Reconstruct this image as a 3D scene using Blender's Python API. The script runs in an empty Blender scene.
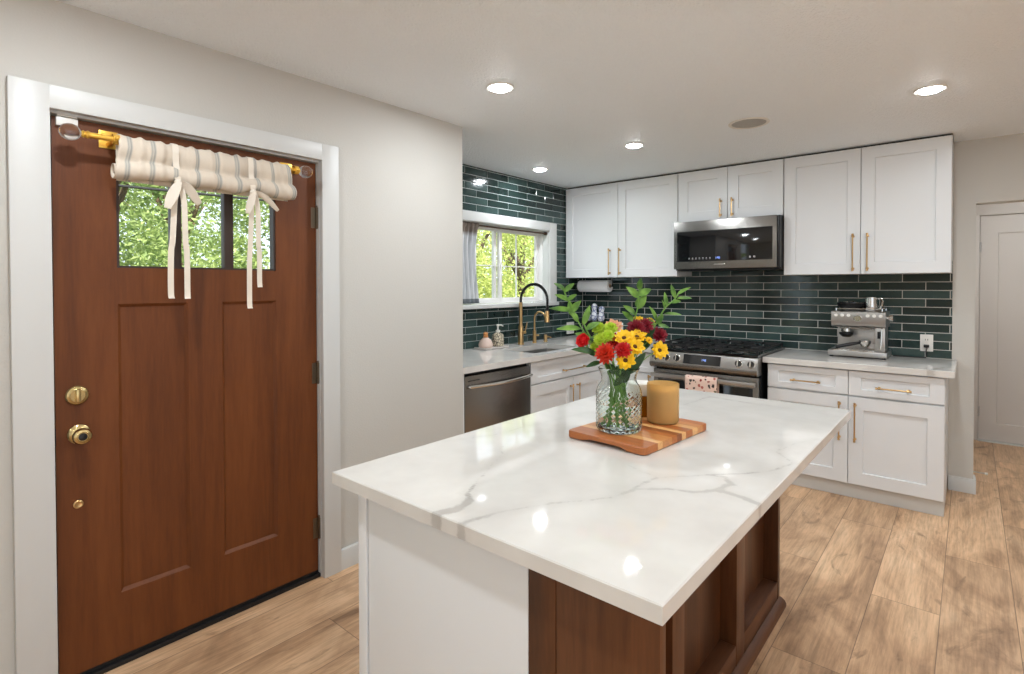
import bpy, bmesh, math, random
from mathutils import Vector, Matrix, noise
random.seed(7)
C = bpy.context.scene.collection
PI = math.pi

# ------------------------------------------------------------------ camera
SC = bpy.context.scene
F, YAW, CY, PITCH, ROLL, CX, H = 540.2, .7085, 294.3, .0152, -.0018, 507.8, 1.431
FW = Vector((-math.sin(YAW) * math.cos(PITCH), math.cos(YAW) * math.cos(PITCH), -math.sin(PITCH)))
R0 = Vector((math.cos(YAW), math.sin(YAW), 0)); U0 = R0.cross(FW)
RT = R0 * math.cos(ROLL) + U0 * math.sin(ROLL); UP = U0 * math.cos(ROLL) - R0 * math.sin(ROLL)
EYE = Vector((0, 0, H))
cam_d = bpy.data.cameras.new('camera'); cam = bpy.data.objects.new('camera', cam_d); C.objects.link(cam)
cam_d.sensor_fit = 'HORIZONTAL'; cam_d.sensor_width = 36; cam_d.lens = F * 36 / 1024
cam_d.shift_x = (512 - CX) / 1024; cam_d.shift_y = -(337 - CY) / 1024
cam_d.clip_start = .02; cam_d.clip_end = 200
cam.matrix_world = Matrix(((RT.x, UP.x, -FW.x, 0), (RT.y, UP.y, -FW.y, 0), (RT.z, UP.z, -FW.z, H), (0, 0, 0, 1)))
SC.camera = cam

# ------------------------------------------------------------------ world, sun, exposure
w = bpy.data.worlds.new('sky'); SC.world = w; w.use_nodes = True
bg = w.node_tree.nodes['Background']; bg.inputs[0].default_value = (.78, .89, 1.0, 1); bg.inputs[1].default_value = 1.75
sun_d = bpy.data.lights.new('sun', 'SUN'); sun = bpy.data.objects.new('sun', sun_d); C.objects.link(sun)
sun_d.energy = 13.0; sun_d.angle = .02; sun_d.color = (1, .94, .82)
sun.rotation_euler = (Vector((-.62, .25, -.85))).to_track_quat('-Z', 'Y').to_euler()
SC.view_settings.view_transform = 'Standard'; SC.view_settings.look = 'None'
SC.view_settings.exposure = .12; SC.view_settings.gamma = 1.0; SC.view_settings.use_curve_mapping = False
LAMP_W = 8.4      # each recessed ceiling light
SC.cycles.use_denoising = True
SC.cycles.sample_clamp_indirect = 6.0
SC.cycles.caustics_reflective = False

# ------------------------------------------------------------------ helpers
def lin(c): c /= 255.0; return c / 12.92 if c <= .04045 else ((c + .055) / 1.055) ** 2.4
def rgb(r, g, b): return (lin(r), lin(g), lin(b), 1)

class NT:
    """a small node-tree writer"""
    def __init__(s, m): s.t = m.node_tree; s.n = s.t.nodes; s.l = s.t.links
    def add(s, kind, **kw):
        nd = s.n.new(kind)
        for k, v in kw.items():
            if k.startswith('i_'):
                key = k[2:]; key = int(key) if key.isdigit() else key
                if hasattr(v, 'links') and hasattr(v, 'node'): s.l.new(v, nd.inputs[key])
                else: nd.inputs[key].default_value = v
            else: setattr(nd, k, v)
        return nd
    def ramp(s, fac, stops, interp='LINEAR'):
        nd = s.n.new('ShaderNodeValToRGB'); nd.color_ramp.interpolation = interp
        e = nd.color_ramp.elements
        while len(e) < len(stops): e.new(.5)
        for k, (p, c) in enumerate(stops): e[k].position = p; e[k].color = c
        s.l.new(fac, nd.inputs[0]); return nd.outputs[0]
    def mix(s, fac, a, b, mode='MIX'):
        nd = s.n.new('ShaderNodeMix'); nd.data_type = 'RGBA'; nd.blend_type = mode
        for key, v in ((0, fac), (6, a), (7, b)):
            if hasattr(v, 'links'): s.l.new(v, nd.inputs[key])
            else: nd.inputs[key].default_value = v
        return nd.outputs[2]
    def coords(s, scale=(1, 1, 1), rot=(0, 0, 0), loc=(0, 0, 0)):
        tc = s.n.new('ShaderNodeTexCoord'); mp = s.n.new('ShaderNodeMapping')
        mp.inputs['Scale'].default_value = scale; mp.inputs['Rotation'].default_value = rot; mp.inputs['Location'].default_value = loc
        s.l.new(tc.outputs['Object'], mp.inputs[0]); return mp.outputs[0]
    def noise(s, vec, scale, detail=3, rough=.5, dist=0):
        nd = s.n.new('ShaderNodeTexNoise'); s.l.new(vec, nd.inputs['Vector'])
        nd.inputs['Scale'].default_value = scale; nd.inputs['Detail'].default_value = detail
        nd.inputs['Roughness'].default_value = rough; nd.inputs['Distortion'].default_value = dist
        return nd.outputs[0]

def mat(name, col, rough=.5, metal=0, bump=0, bscale=80, var=0, vscale=6, spec=None, coat=0, trans=0, ior=1.45, emit=0, stretch=(1, 1, 1)):
    m = bpy.data.materials.new(name); m.use_nodes = True; t = NT(m); p = t.n['Principled BSDF']
    p.inputs['Base Color'].default_value = col; p.inputs['Roughness'].default_value = rough; p.inputs['Metallic'].default_value = metal
    p.inputs['IOR'].default_value = ior; p.inputs['Transmission Weight'].default_value = trans; p.inputs['Coat Weight'].default_value = coat
    p.inputs['Coat Roughness'].default_value = .08
    if spec is not None: p.inputs['Specular IOR Level'].default_value = spec
    if emit: p.inputs['Emission Color'].default_value = col; p.inputs['Emission Strength'].default_value = emit
    v = t.coords(stretch)
    if var:
        n = t.noise(v, vscale, 4, .6)
        lo = tuple(c * (1 - var) for c in col[:3]) + (1,); hi = tuple(min(1, c * (1 + var)) for c in col[:3]) + (1,)
        t.l.new(t.ramp(n, [(.3, lo), (.7, hi)]), p.inputs['Base Color'])
    if bump:
        b = t.add('ShaderNodeBump', i_Strength=bump, i_Distance=.01 if bump < .7 else .009); t.l.new(t.noise(v, bscale, 3), b.inputs['Height'])
        t.l.new(b.outputs[0], p.inputs['Normal'])
    return m

def wood(name, stops, axis, scale=9, rough=.4, coat=.0, fine=1.0):
    """grain running along axis 0/1/2"""
    m = bpy.data.materials.new(name); m.use_nodes = True; t = NT(m); p = t.n['Principled BSDF']
    st = [1, 1, 1]; st[axis] = .09
    v = t.coords(tuple(st))
    a = t.noise(v, scale, 6, .6, .6); b = t.noise(v, scale * 9 * fine, 3, .6)
    k = t.add('ShaderNodeMath', operation='MULTIPLY_ADD', i_0=b, i_1=.35, i_2=a)
    k2 = t.add('ShaderNodeMath', operation='MULTIPLY', i_0=k.outputs[0], i_1=.74)
    t.l.new(t.ramp(k2.outputs[0], stops), p.inputs['Base Color'])
    p.inputs['Roughness'].default_value = rough; p.inputs['Specular IOR Level'].default_value = .35; p.inputs['Coat Weight'].default_value = coat; p.inputs['Coat Roughness'].default_value = .2
    bp = t.add('ShaderNodeBump', i_Strength=.08, i_Distance=.004); t.l.new(b, bp.inputs['Height']); t.l.new(bp.outputs[0], p.inputs['Normal'])
    return m

class B:
    """collects shapes into one mesh"""
    def __init__(s): s.bm = bmesh.new()
    def box(s, x0, x1, y0, y1, z0, z1, bev=0, seg=2):
        r = bmesh.ops.create_cube(s.bm, size=1); vs = r['verts']
        for v in vs:
            v.co = Vector(((x0 + x1) / 2 + v.co.x * (x1 - x0), (y0 + y1) / 2 + v.co.y * (y1 - y0), (z0 + z1) / 2 + v.co.z * (z1 - z0)))
        if bev:
            es = list({e for v in vs for e in v.link_edges})
            bmesh.ops.bevel(s.bm, geom=es, offset=bev, segments=seg, affect='EDGES', profile=.6)
        return s
    def face(s, pts):
        return s.bm.faces.new([s.bm.verts.new(Vector(p)) for p in pts])
    def grid(s, rows, closed_u=False, closed_v=False):
        """rows of points -> quads"""
        V = [[s.bm.verts.new(Vector(p)) for p in r] for r in rows]
        n, m = len(V), len(V[0])
        for i in range(n if closed_v else n - 1):
            for j in range(m if closed_u else m - 1):
                q = [V[i][j], V[i][(j + 1) % m], V[(i + 1) % n][(j + 1) % m], V[(i + 1) % n][j]]
                s.bm.faces.new(q)
        return V
    def cap(s, row):
        try: s.bm.faces.new(row)
        except ValueError: pass
    def tube(s, path, rad, n=10, caps=True, flat=None):
        path = [Vector(p) for p in path]
        rs = rad if isinstance(rad, (list, tuple)) else [rad] * len(path)
        rows = []; up = None
        for i, p in enumerate(path):
            t = (path[min(i + 1, len(path) - 1)] - path[max(i - 1, 0)]).normalized()
            if up is None:
                a = Vector((0, 0, 1)) if abs(t.z) < .9 else Vector((1, 0, 0)); up = (a - t * a.dot(t)).normalized()
            else: up = (up - t * up.dot(t)).normalized()
            sd = t.cross(up)
            rows.append([p + (up * math.cos(2 * PI * k / n) + sd * math.sin(2 * PI * k / n)) * rs[i] for k in range(n)])
        V = s.grid(rows, closed_u=True)
        if caps: s.cap(V[0][::-1]); s.cap(V[-1])
        return s
    def cyl(s, p0, p1, r0, r1=None, n=20): return s.tube([p0, p1], [r0, r0 if r1 is None else r1], n)
    def lathe(s, c, prof, n=32, axis=(0, 0, 1), rfun=None, caps=True):
        a = Vector(axis).normalized(); x = Vector((1, 0, 0)) if abs(a.x) < .9 else Vector((0, 1, 0)); x = (x - a * a.dot(x)).normalized(); y = a.cross(x)
        c = Vector(c); rows = []
        for (r, z) in prof:
            rows.append([c + a * z + (x * math.cos(2 * PI * k / n) + y * math.sin(2 * PI * k / n)) * max(1e-5, (r + (rfun(r, z, 2 * PI * k / n) if rfun else 0))) for k in range(n)])
        V = s.grid(rows, closed_u=True)
        if caps: s.cap(V[0][::-1]); s.cap(V[-1])
        return s
    def sphere(s, c, r, sc=(1, 1, 1), u=20, v=12):
        q = bmesh.ops.create_uvsphere(s.bm, u_segments=u, v_segments=v, radius=r)
        for vt in q['verts']: vt.co = Vector((vt.co.x * sc[0], vt.co.y * sc[1], vt.co.z * sc[2])) + Vector(c)
        return s
    def prism(s, pts, d):
        """closed outline pts (3D) extruded along vector d"""
        a = [s.bm.verts.new(Vector(p)) for p in pts]; b = [s.bm.verts.new(Vector(p) + Vector(d)) for p in pts]
        s.bm.faces.new(a[::-1]); s.bm.faces.new(b)
        for i in range(len(a)): s.bm.faces.new([a[i], a[(i + 1) % len(a)], b[(i + 1) % len(a)], b[i]])
        return s
    def build(s, name, m, parent=None, smooth=35, fixn=True):
        if fixn: bmesh.ops.recalc_face_normals(s.bm, faces=s.bm.faces)
        o0 = ORG.get(parent.name, Vector()) if parent else Vector()
        if parent:
            for v in s.bm.verts: v.co -= o0
        me = bpy.data.meshes.new(name); s.bm.to_mesh(me); s.bm.free()
        for p in me.polygons: p.use_smooth = True
        me.set_sharp_from_angle(angle=math.radians(smooth))
        for x in (m if isinstance(m, (list, tuple)) else [m]): me.materials.append(x)
        o = bpy.data.objects.new(name, me); C.objects.link(o)
        if parent: o.parent = parent; ORG[o.name] = o0
        return o
ORG = {}
def thing(name, label, cat, loc, group=None, kind=None):
    o = bpy.data.objects.new(name, None); C.objects.link(o); o.location = loc; o.empty_display_size = .05
    ORG[o.name] = Vector(loc); o['label'] = label; o['category'] = cat
    if group: o['group'] = group
    if kind: o['kind'] = kind
    return o
def tag(o, label, cat, group=None, kind=None):
    o['label'] = label; o['category'] = cat
    if group: o['group'] = group
    if kind: o['kind'] = kind
    return o
def struct(o, label, cat): return tag(o, label, cat, kind='structure')
def copy_tree(o, parent=None):
    c = o.copy(); C.objects.link(c)
    if parent: c.parent = parent
    for ch in list(o.children): copy_tree(ch, c)
    return c
def at(px, py, dist):
    """point at the given distance in front of the lens, read off the survey picture"""
    return EYE + (RT * (px - CX) - UP * (py - CY) + FW * F) * (dist / F)

# ------------------------------------------------------------------ materials
M = {}
M['wall'] = mat('wall paint', rgb(199, 196, 189), .62, bump=.10, bscale=140, spec=.3)
M['ceil'] = mat('ceiling paint', rgb(244, 250, 255), .6, bump=.85, bscale=95, spec=.4)
M['trim'] = mat('trim paint', rgb(206, 206, 203), .38)
M['cab'] = mat('cabinet paint', rgb(220, 221, 221), .36)
M['kick'] = mat('kick paint', rgb(205, 204, 200), .5)
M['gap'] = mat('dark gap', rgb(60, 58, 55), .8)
M['brass'] = mat('satin brass', rgb(208, 172, 120), .3, 1)
M['gold'] = mat('polished gold', rgb(244, 196, 88), .34, .85)
M['antique'] = mat('antique brass', rgb(190, 168, 118), .25, 1)
M['hinge'] = mat('hinge metal', rgb(120, 108, 92), .35, 1)
M['steel'] = mat('brushed steel', rgb(188, 186, 183), .3, 1, bump=.05, bscale=60, stretch=(1, 1, 30))
M['dsteel'] = mat('dark stainless', rgb(142, 139, 135), .25, 1, bump=.05, bscale=60, stretch=(1, 1, 30))
M['chrome'] = mat('bright steel', rgb(220, 219, 216), .14, 1)
M['black'] = mat('black plastic', rgb(22, 22, 23), .35)
M['iron'] = mat('cast iron', rgb(26, 26, 27), .55, bump=.15, bscale=300)
M['bglass'] = mat('black glass', rgb(16, 16, 18), .06, coat=.6)
M['white'] = mat('white plastic', rgb(232, 229, 222), .35)
M['lens'] = mat('lamp lens', (.96, .98, 1.0, 1), .4, emit=60)
M['lcd'] = mat('clock digits', (.30, .45, 1, 1), .4, emit=.8)
M['icon'] = mat('touch icons', rgb(170, 170, 170), .5)
M['grille'] = mat('speaker grille', rgb(188, 186, 181), .7, bump=.6, bscale=900)
M['sash'] = mat('window vinyl', rgb(236, 234, 230), .35)
M['rod'] = mat('bronze rod', rgb(92, 70, 56), .4, .6)
M['mull'] = mat('dark door bars', rgb(58, 44, 38), .5)
M['hall'] = mat('hall paint', rgb(206, 199, 191), .6)
M['ground'] = mat('lawn soil', rgb(96, 112, 60), .9, var=.3, vscale=3)
M['bark'] = mat('bark', rgb(92, 76, 60), .9, bump=.6, bscale=30)
M['cable'] = mat('cable sheath', rgb(40, 40, 42), .6)

def pane_mat(name):
    m = bpy.data.materials.new(name); m.use_nodes = True; t = NT(m); p = t.n['Principled BSDF']
    tr = t.n.new('ShaderNodeBsdfTransparent'); gl = t.n.new('ShaderNodeBsdfGlossy'); gl.inputs['Roughness'].default_value = .02
    mx = t.n.new('ShaderNodeMixShader'); fr = t.n.new('ShaderNodeFresnel'); fr.inputs[0].default_value = 1.45
    ge = t.n.new('ShaderNodeNewGeometry'); inv = t.add('ShaderNodeMath', operation='SUBTRACT', i_0=1.0, i_1=ge.outputs['Backfacing'])
    ml_ = t.add('ShaderNodeMath', operation='MULTIPLY', i_0=fr.outputs[0], i_1=inv.outputs[0])
    t.l.new(ml_.outputs[0], mx.inputs[0]); t.l.new(tr.outputs[0], mx.inputs[1]); t.l.new(gl.outputs[0], mx.inputs[2])
    t.n.remove(p); t.l.new(mx.outputs[0], t.n['Material Output'].inputs[0]); return m
M['pane'] = pane_mat('window glass')
M['glass'] = mat('pale green vase glass', (.95, .99, .97, 1), .02, trans=1, ior=1.22)
M['clear'] = mat('clear crystal', (.93, .90, .88, 1), .02, trans=1, ior=1.5)
M['water'] = mat('water', (.93, .98, .95, 1), .0, trans=1, ior=1.08)

# door, island and board woods
M['door'] = wood('stained door wood', [(.25, rgb(76, 38, 12)), (.5, rgb(102, 54, 20)), (.75, rgb(118, 66, 28))], 2, 10, .5, .0)
M['island_wood'] = wood('dark walnut stain', [(.25, rgb(40, 22, 13)), (.48, rgb(82, 48, 26)), (.75, rgb(120, 74, 43))], 2, 7, .38, .1)
M['shoe_wood'] = wood('walnut base', [(.25, rgb(48, 28, 17)), (.48, rgb(86, 52, 31)), (.75, rgb(118, 76, 47))], 1, 7, .5, .0)

def floor_mat():
    """oak-look planks .25 wide and 1.55 long running along y, each row shifted by .69"""
    m = bpy.data.materials.new('oak planks'); m.use_nodes = True; t = NT(m); p = t.n['Principled BSDF']
    def mt(op, a, b=0.0, c=None):
        kw = dict(operation=op, i_0=a, i_1=b)
        if c is not None: kw['i_2'] = c
        return t.add('ShaderNodeMath', **kw).outputs[0]
    sp = t.add('ShaderNodeSeparateXYZ', i_0=t.n.new('ShaderNodeTexCoord').outputs['Object'])
    rx = mt('DIVIDE', mt('ADD', sp.outputs[0], 5.089), .25); row = mt('FLOOR', rx); fx_ = mt('SUBTRACT', rx, row)
    vy = mt('DIVIDE', mt('SUBTRACT', mt('ADD', sp.outputs[1], 41.13), mt('MULTIPLY', row, .69)), 1.55); idn = mt('FLOOR', vy); fy_ = mt('SUBTRACT', vy, idn)
    ex = mt('MULTIPLY', mt('MINIMUM', fx_, mt('SUBTRACT', 1.0, fx_)), .25); ey = mt('MULTIPLY', mt('MINIMUM', fy_, mt('SUBTRACT', 1.0, fy_)), 1.55)
    ed = mt('MINIMUM', ex, ey)
    seam = t.add('ShaderNodeMapRange', i_0=ed); seam.inputs[1].default_value = .0006; seam.inputs[2].default_value = .0022; seam.inputs[3].default_value = 1; seam.inputs[4].default_value = 0
    cmb = t.add('ShaderNodeCombineXYZ', i_0=row, i_1=idn); wn = t.add('ShaderNodeTexWhiteNoise', i_Vector=cmb.outputs[0]); rnd = wn.outputs['Value']
    off = t.add('ShaderNodeVectorMath', operation='SCALE', i_0=wn.outputs['Color']); off.inputs[3].default_value = 23.0
    def grain(scale, sc, det, dist, rg=.6):
        ad = t.add('ShaderNodeVectorMath', operation='ADD', i_0=t.coords(sc)); t.l.new(off.outputs[0], ad.inputs[1]); return t.noise(ad.outputs[0], scale, det, rg, dist)
    broad = grain(3.6, (1, .30, 1), 6, 1.4, .62)
    streak = grain(26, (1, .06, 1), 5, .6, .65)
    fine = grain(120, (1, .05, 1), 3, .2)
    base = t.ramp(broad, [(.28, rgb(146, 114, 86)), (.42, rgb(190, 153, 118)), (.55, rgb(215, 177, 139)), (.75, rgb(232, 198, 161))])
    c = t.mix(.62, base, t.ramp(streak, [(.30, (.52, .50, .48, 1)), (.5, (.95, .95, .95, 1)), (.7, (1.1, 1.1, 1.1, 1))]), 'MULTIPLY')
    c = t.mix(.40, c, t.ramp(fine, [(.34, (.50, .46, .42, 1)), (.58, (1, 1, 1, 1))]), 'MULTIPLY')
    c = t.mix(1.0, c, t.ramp(rnd, [(0, (.91, .90, .90, 1)), (1, (1.09, 1.08, 1.07, 1))]), 'MULTIPLY')
    kn = grain(4.5, (1, .5, 1), 5, 2.2, .65)
    c = t.mix(t.ramp(kn, [(.60, (0, 0, 0, 1)), (.72, (.6, .6, .6, 1))]), c, rgb(98, 73, 52))
    c = t.mix(t.add('ShaderNodeMath', operation='MULTIPLY', i_0=seam.outputs[0], i_1=.75).outputs[0], c, rgb(78, 58, 42))
    t.l.new(c, p.inputs['Base Color'])
    p.inputs['Roughness'].default_value = .40; p.inputs['Specular IOR Level'].default_value = .4
    bp = t.add('ShaderNodeBump', i_Strength=.15, i_Distance=.003); t.l.new(mt('SUBTRACT', mt('ADD', fine, mt('MULTIPLY', streak, .6)), mt('MULTIPLY', seam.outputs[0], 2.0)), bp.inputs['Height']); t.l.new(bp.outputs[0], p.inputs['Normal'])
    return m
M['floor'] = floor_mat()

def quartz_mat():
    """white quartz; the mesh carries the signed distance to its veins (metres) and their strength"""
    m = bpy.data.materials.new('veined white quartz'); m.use_nodes = True; t = NT(m); p = t.n['Principled BSDF']
    a = t.add('ShaderNodeAttribute', attribute_name='vein'); s = t.add('ShaderNodeAttribute', attribute_name='vein_strength')
    v = t.coords()
    n = t.noise(v, 38, 4, .65); n2 = t.noise(v, 7, 3)
    d = t.add('ShaderNodeMath', operation='MULTIPLY_ADD', i_0=n, i_1=.022); t.l.new(a.outputs['Fac'], d.inputs[2])
    d2 = t.add('ShaderNodeMath', operation='SUBTRACT', i_0=d.outputs[0], i_1=.011)
    mr = t.add('ShaderNodeMapRange', i_0=d2.outputs[0]); mr.inputs[1].default_value = -.004; mr.inputs[2].default_value = .0045
    mr.inputs[3].default_value = 1; mr.inputs[4].default_value = 0
    halo = t.add('ShaderNodeMapRange', i_0=d2.outputs[0]); halo.inputs[1].default_value = 0; halo.inputs[2].default_value = .03
    halo.inputs[3].default_value = .22; halo.inputs[4].default_value = 0
    mx = t.add('ShaderNodeMath', operation='MAXIMUM', i_0=mr.outputs[0], i_1=halo.outputs[0])
    k = t.add('ShaderNodeMath', operation='MULTIPLY', i_0=mx.outputs[0]); t.l.new(s.outputs['Fac'], k.inputs[1])
    k2 = t.add('ShaderNodeMath', operation='MULTIPLY', i_0=k.outputs[0]); t.l.new(t.ramp(n2, [(.3, (.5, .5, .5, 1)), (.6, (1, 1, 1, 1))]), k2.inputs[1])
    base = t.ramp(n2, [(.3, rgb(207, 203, 197)), (.7, rgb(218, 215, 209))])
    t.l.new(t.mix(k2.outputs[0], base, rgb(138, 131, 124)), p.inputs['Base Color'])
    p.inputs['Roughness'].default_value = .04; p.inputs['Specular IOR Level'].default_value = .45
    return m
M['quartz'] = quartz_mat()

def tile_mat():
    m = bpy.data.materials.new('glazed green tile'); m.use_nodes = True; t = NT(m); p = t.n['Principled BSDF']
    a = t.add('ShaderNodeAttribute', attribute_name='tone'); v = t.coords()
    n = t.noise(v, 14, 4, .6, .5)
    k = t.add('ShaderNodeMath', operation='MULTIPLY_ADD', i_0=n, i_1=.55); t.l.new(a.outputs['Fac'], k.inputs[2])
    k2 = t.add('ShaderNodeMath', operation='MULTIPLY', i_0=k.outputs[0], i_1=.62)
    t.l.new(t.ramp(k2.outputs[0], [(.12, rgb(25, 38, 36)), (.45, rgb(38, 55, 52)), (.85, rgb(66, 86, 83))]), p.inputs['Base Color'])
    p.inputs['Roughness'].default_value = .1; p.inputs['Specular IOR Level'].default_value = .45
    bp = t.add('ShaderNodeBump', i_Strength=.13, i_Distance=.004); t.l.new(t.noise(v, 22, 2), bp.inputs['Height']); t.l.new(bp.outputs[0], p.inputs['Normal'])
    return m
M['tile'] = tile_mat(); M['grout'] = mat('grout', rgb(176, 182, 179), .85)

def board_mat():
    m = bpy.data.materials.new('laminated acacia'); m.use_nodes = True; t = NT(m); p = t.n['Principled BSDF']
    tc = t.n.new('ShaderNodeTexCoord'); sp = t.add('ShaderNodeSeparateXYZ', i_0=tc.outputs['Object'])
    mr = t.add('ShaderNodeMapRange', i_0=sp.outputs[1]); mr.inputs[1].default_value = -.235; mr.inputs[2].default_value = .235
    A, Bc, D, E_ = rgb(176, 104, 52), rgb(222, 172, 112), rgb(140, 78, 38), rgb(196, 132, 76)
    st = [(0, A), (.21, Bc), (.27, E_), (.40, A), (.47, D), (.54, Bc), (.60, A), (.70, Bc), (.78, E_), (.86, A)]
    c = t.ramp(mr.outputs[0], st, 'CONSTANT')
    g = t.noise(t.coords((.12, 1, 1)), 60, 5, .65, .8)
    t.l.new(t.mix(.6, c, t.ramp(g, [(.3, (.62, .55, .5, 1)), (.65, (1.08, 1.05, 1.0, 1))]), 'MULTIPLY'), p.inputs['Base Color'])
    p.inputs['Roughness'].default_value = .38; return m
M['board'] = board_mat()

def fabric_stripe():
    m = bpy.data.materials.new('striped linen'); m.use_nodes = True; t = NT(m); p = t.n['Principled BSDF']
    a = t.add('ShaderNodeAttribute', attribute_name='cloth_u')
    w_ = t.add('ShaderNodeMath', operation='FRACT', i_0=a.outputs['Fac'])
    c = t.ramp(w_.outputs[0], [(0, rgb(214, 201, 184)), (.36, rgb(214, 201, 184)), (.42, rgb(168, 166, 158)), (.48, rgb(196, 188, 175)), (.54, rgb(152, 154, 150)), (.62, rgb(214, 201, 184)), (1, rgb(214, 201, 184))])
    n = t.noise(t.coords(), 500, 2)
    t.l.new(t.mix(.25, c, t.ramp(n, [(.3, (.7, .7, .7, 1)), (.7, (1, 1, 1, 1))]), 'MULTIPLY'), p.inputs['Base Color'])
    p.inputs['Roughness'].default_value = .9; p.inputs['Specular IOR Level'].default_value = .1
    bp = t.add('ShaderNodeBump', i_Strength=.3, i_Distance=.002); t.l.new(n, bp.inputs['Height']); t.l.new(bp.outputs[0], p.inputs['Normal'])
    return m
M['linen'] = fabric_stripe()
M['ribbon'] = mat('cream cotton', rgb(230, 220, 205), .9, bump=.3, bscale=400, spec=.1)

def curtain_mat():
    m = bpy.data.materials.new('grey white curtain'); m.use_nodes = True; t = NT(m); p = t.n['Principled BSDF']
    sp = t.add('ShaderNodeSeparateXYZ', i_0=t.n.new('ShaderNodeTexCoord').outputs['Object'])
    c = t.ramp(t.add('ShaderNodeMapRange', i_0=sp.outputs[2], i_1=-.0, i_2=.7).outputs[0],
               [(0, rgb(120, 126, 130)), (.055, rgb(120, 126, 130)), (.06, rgb(216, 218, 220)), (.80, rgb(216, 218, 220)), (.86, rgb(128, 116, 106)), (1, rgb(128, 116, 106))])
    n = t.noise(t.coords((1, 1, .08)), 30, 2)
    t.l.new(t.mix(.5, c, t.ramp(n, [(.42, (.36, .38, .41, 1)), (.56, (1, 1, 1, 1))]), 'MULTIPLY'), p.inputs['Base Color'])
    p.inputs['Roughness'].default_value = .9; return m
M['curtain'] = curtain_mat()

def towel_mat():
    m = bpy.data.materials.new('floral towel'); m.use_nodes = True; t = NT(m); p = t.n['Principled BSDF']
    v = t.coords()
    vo = t.add('ShaderNodeTexVoronoi', i_Vector=v, i_Scale=34.0); vo.inputs['Randomness'].default_value = 1.0
    n = t.noise(v, 70, 2)
    k = t.add('ShaderNodeMath', operation='MULTIPLY_ADD', i_0=n, i_1=.5, i_2=vo.outputs['Distance'])
    mask = t.ramp(k.outputs[0], [(.58, (1, 1, 1, 1)), (.64, (0, 0, 0, 1))])
    ink = t.ramp(t.add('ShaderNodeSeparateColor', i_0=vo.outputs['Color']).outputs[0], [(0, rgb(150, 60, 55)), (.35, rgb(60, 50, 48)), (.6, rgb(178, 96, 84)), (.85, rgb(104, 96, 70))], 'CONSTANT')
    t.l.new(t.mix(mask, rgb(226, 196, 180), ink), p.inputs['Base Color']); p.inputs['Roughness'].default_value = .95
    return m
M['towel'] = towel_mat()

def leaf_mat(name, c0, c1, tr=.45):
    m = bpy.data.materials.new(name); m.use_nodes = True; t = NT(m); p = t.n['Principled BSDF']
    n = t.noise(t.coords(), 9 if tr > .35 else 26, 2)
    c = t.ramp(n, [(.3, c0), (.7, c1)]); t.l.new(c, p.inputs['Base Color']); p.inputs['Roughness'].default_value = .5
    tl = t.n.new('ShaderNodeBsdfTranslucent'); t.l.new(c, tl.inputs[0]); mx = t.n.new('ShaderNodeMixShader'); mx.inputs[0].default_value = tr
    t.l.new(p.outputs[0], mx.inputs[1]); t.l.new(tl.outputs[0], mx.inputs[2]); t.l.new(mx.outputs[0], t.n['Material Output'].inputs[0]); return m
M['leaf'] = leaf_mat('sprig leaf', rgb(58, 108, 38), rgb(146, 190, 84), .3)
M['dleaf'] = leaf_mat('dark leaf', rgb(34, 66, 30), rgb(58, 98, 42), .2)
M['stem'] = mat('flower stem', rgb(104, 148, 62), .5)
M['tree_a'] = leaf_mat('sunny foliage', rgb(146, 162, 76), rgb(214, 222, 142), .5)  # sunny and shaded looks are put into the two leaf colours
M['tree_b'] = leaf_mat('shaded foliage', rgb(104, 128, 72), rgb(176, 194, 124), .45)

# ================================================================== SETTING
XD, XW, YW, CEIL = -2.434, -3.131, 4.888, 2.424
XE = XD + .018                  # face of the entry wall; the door sits a little behind it
NY = 2.386                      # where the entry wall ends and the kitchen nook begins
struct(B().box(-3.45, 3.3, -3.4, 6.75, -.06, 0).build('floor', M['floor']), 'wide oak plank floor running through kitchen and entry', 'floor')
struct(B().box(-3.45, 3.3, -3.4, 6.75, CEIL, CEIL + .12).build('ceiling', M['ceil']), 'white textured ceiling with recessed lights', 'ceiling')

# entry wall with its door opening and an unseen opening added to let light in from the left
b = B()
b.box(XD - .14, XE, -3.3, -2.9, 0, CEIL); b.box(XD - .14, XE, -.7, .375, 0, CEIL); b.box(XD - .14, XE, -2.9, -.7, 2.2, CEIL); b.box(XD - .14, XE, 1.437, NY - .14, 0, CEIL); b.box(XD - .14, XE, .375, 1.437, 2.068, CEIL)
b.box(XD - .14, XE, NY - .14, NY, 0, CEIL)
struct(b.build('wall_left', M['wall']), 'white entry wall around the brown front door', 'wall')
struct(B().box(XW - .17, XD - .1405, NY - .14, NY, 0, CEIL).build('wall_nook', M['wall']), 'short white wall closing the sink nook beside dishwasher', 'wall')
# sink wall with a window opening
WY0, WY1, WZ0, WZ1 = 3.0, 4.274, 1.278, 1.968
b = B(); x0, x1 = XW - .17, XW - .007
b.box(x0, x1, NY + .001, WY0 - .0, 0, CEIL); b.box(x0, x1, WY1, YW - .008, 0, CEIL); b.box(x0, x1, WY0, WY1, 0, WZ0 - .018); b.box(x0, x1, WY0, WY1, WZ1, CEIL)
struct(b.build('wall_sink', M['grout']), 'wall behind the sink carrying the window and tile', 'wall')
OX0, OX1, OZ = .024, 1.02, 1.990
b = B(); b.box(XW - .17, OX0, YW - .007, YW + .12, 0, CEIL); b.box(OX0, OX1, YW - .007, YW + .12, OZ, CEIL); b.box(OX1, 3.2, YW - .007, YW + .12, 0, CEIL)
struct(b.build('wall_back', M['wall']), 'white back wall with hall opening right of the cabinets', 'wall')
b = B(); b.box(OX0 - .12, OX0, YW + .121, 6.6, 0, CEIL); b.box(1.02, 1.14, YW + .121, 6.6, 0, CEIL)
struct(b.build('wall_hall', M['hall']), 'hall side walls beyond the opening', 'wall')
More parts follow.
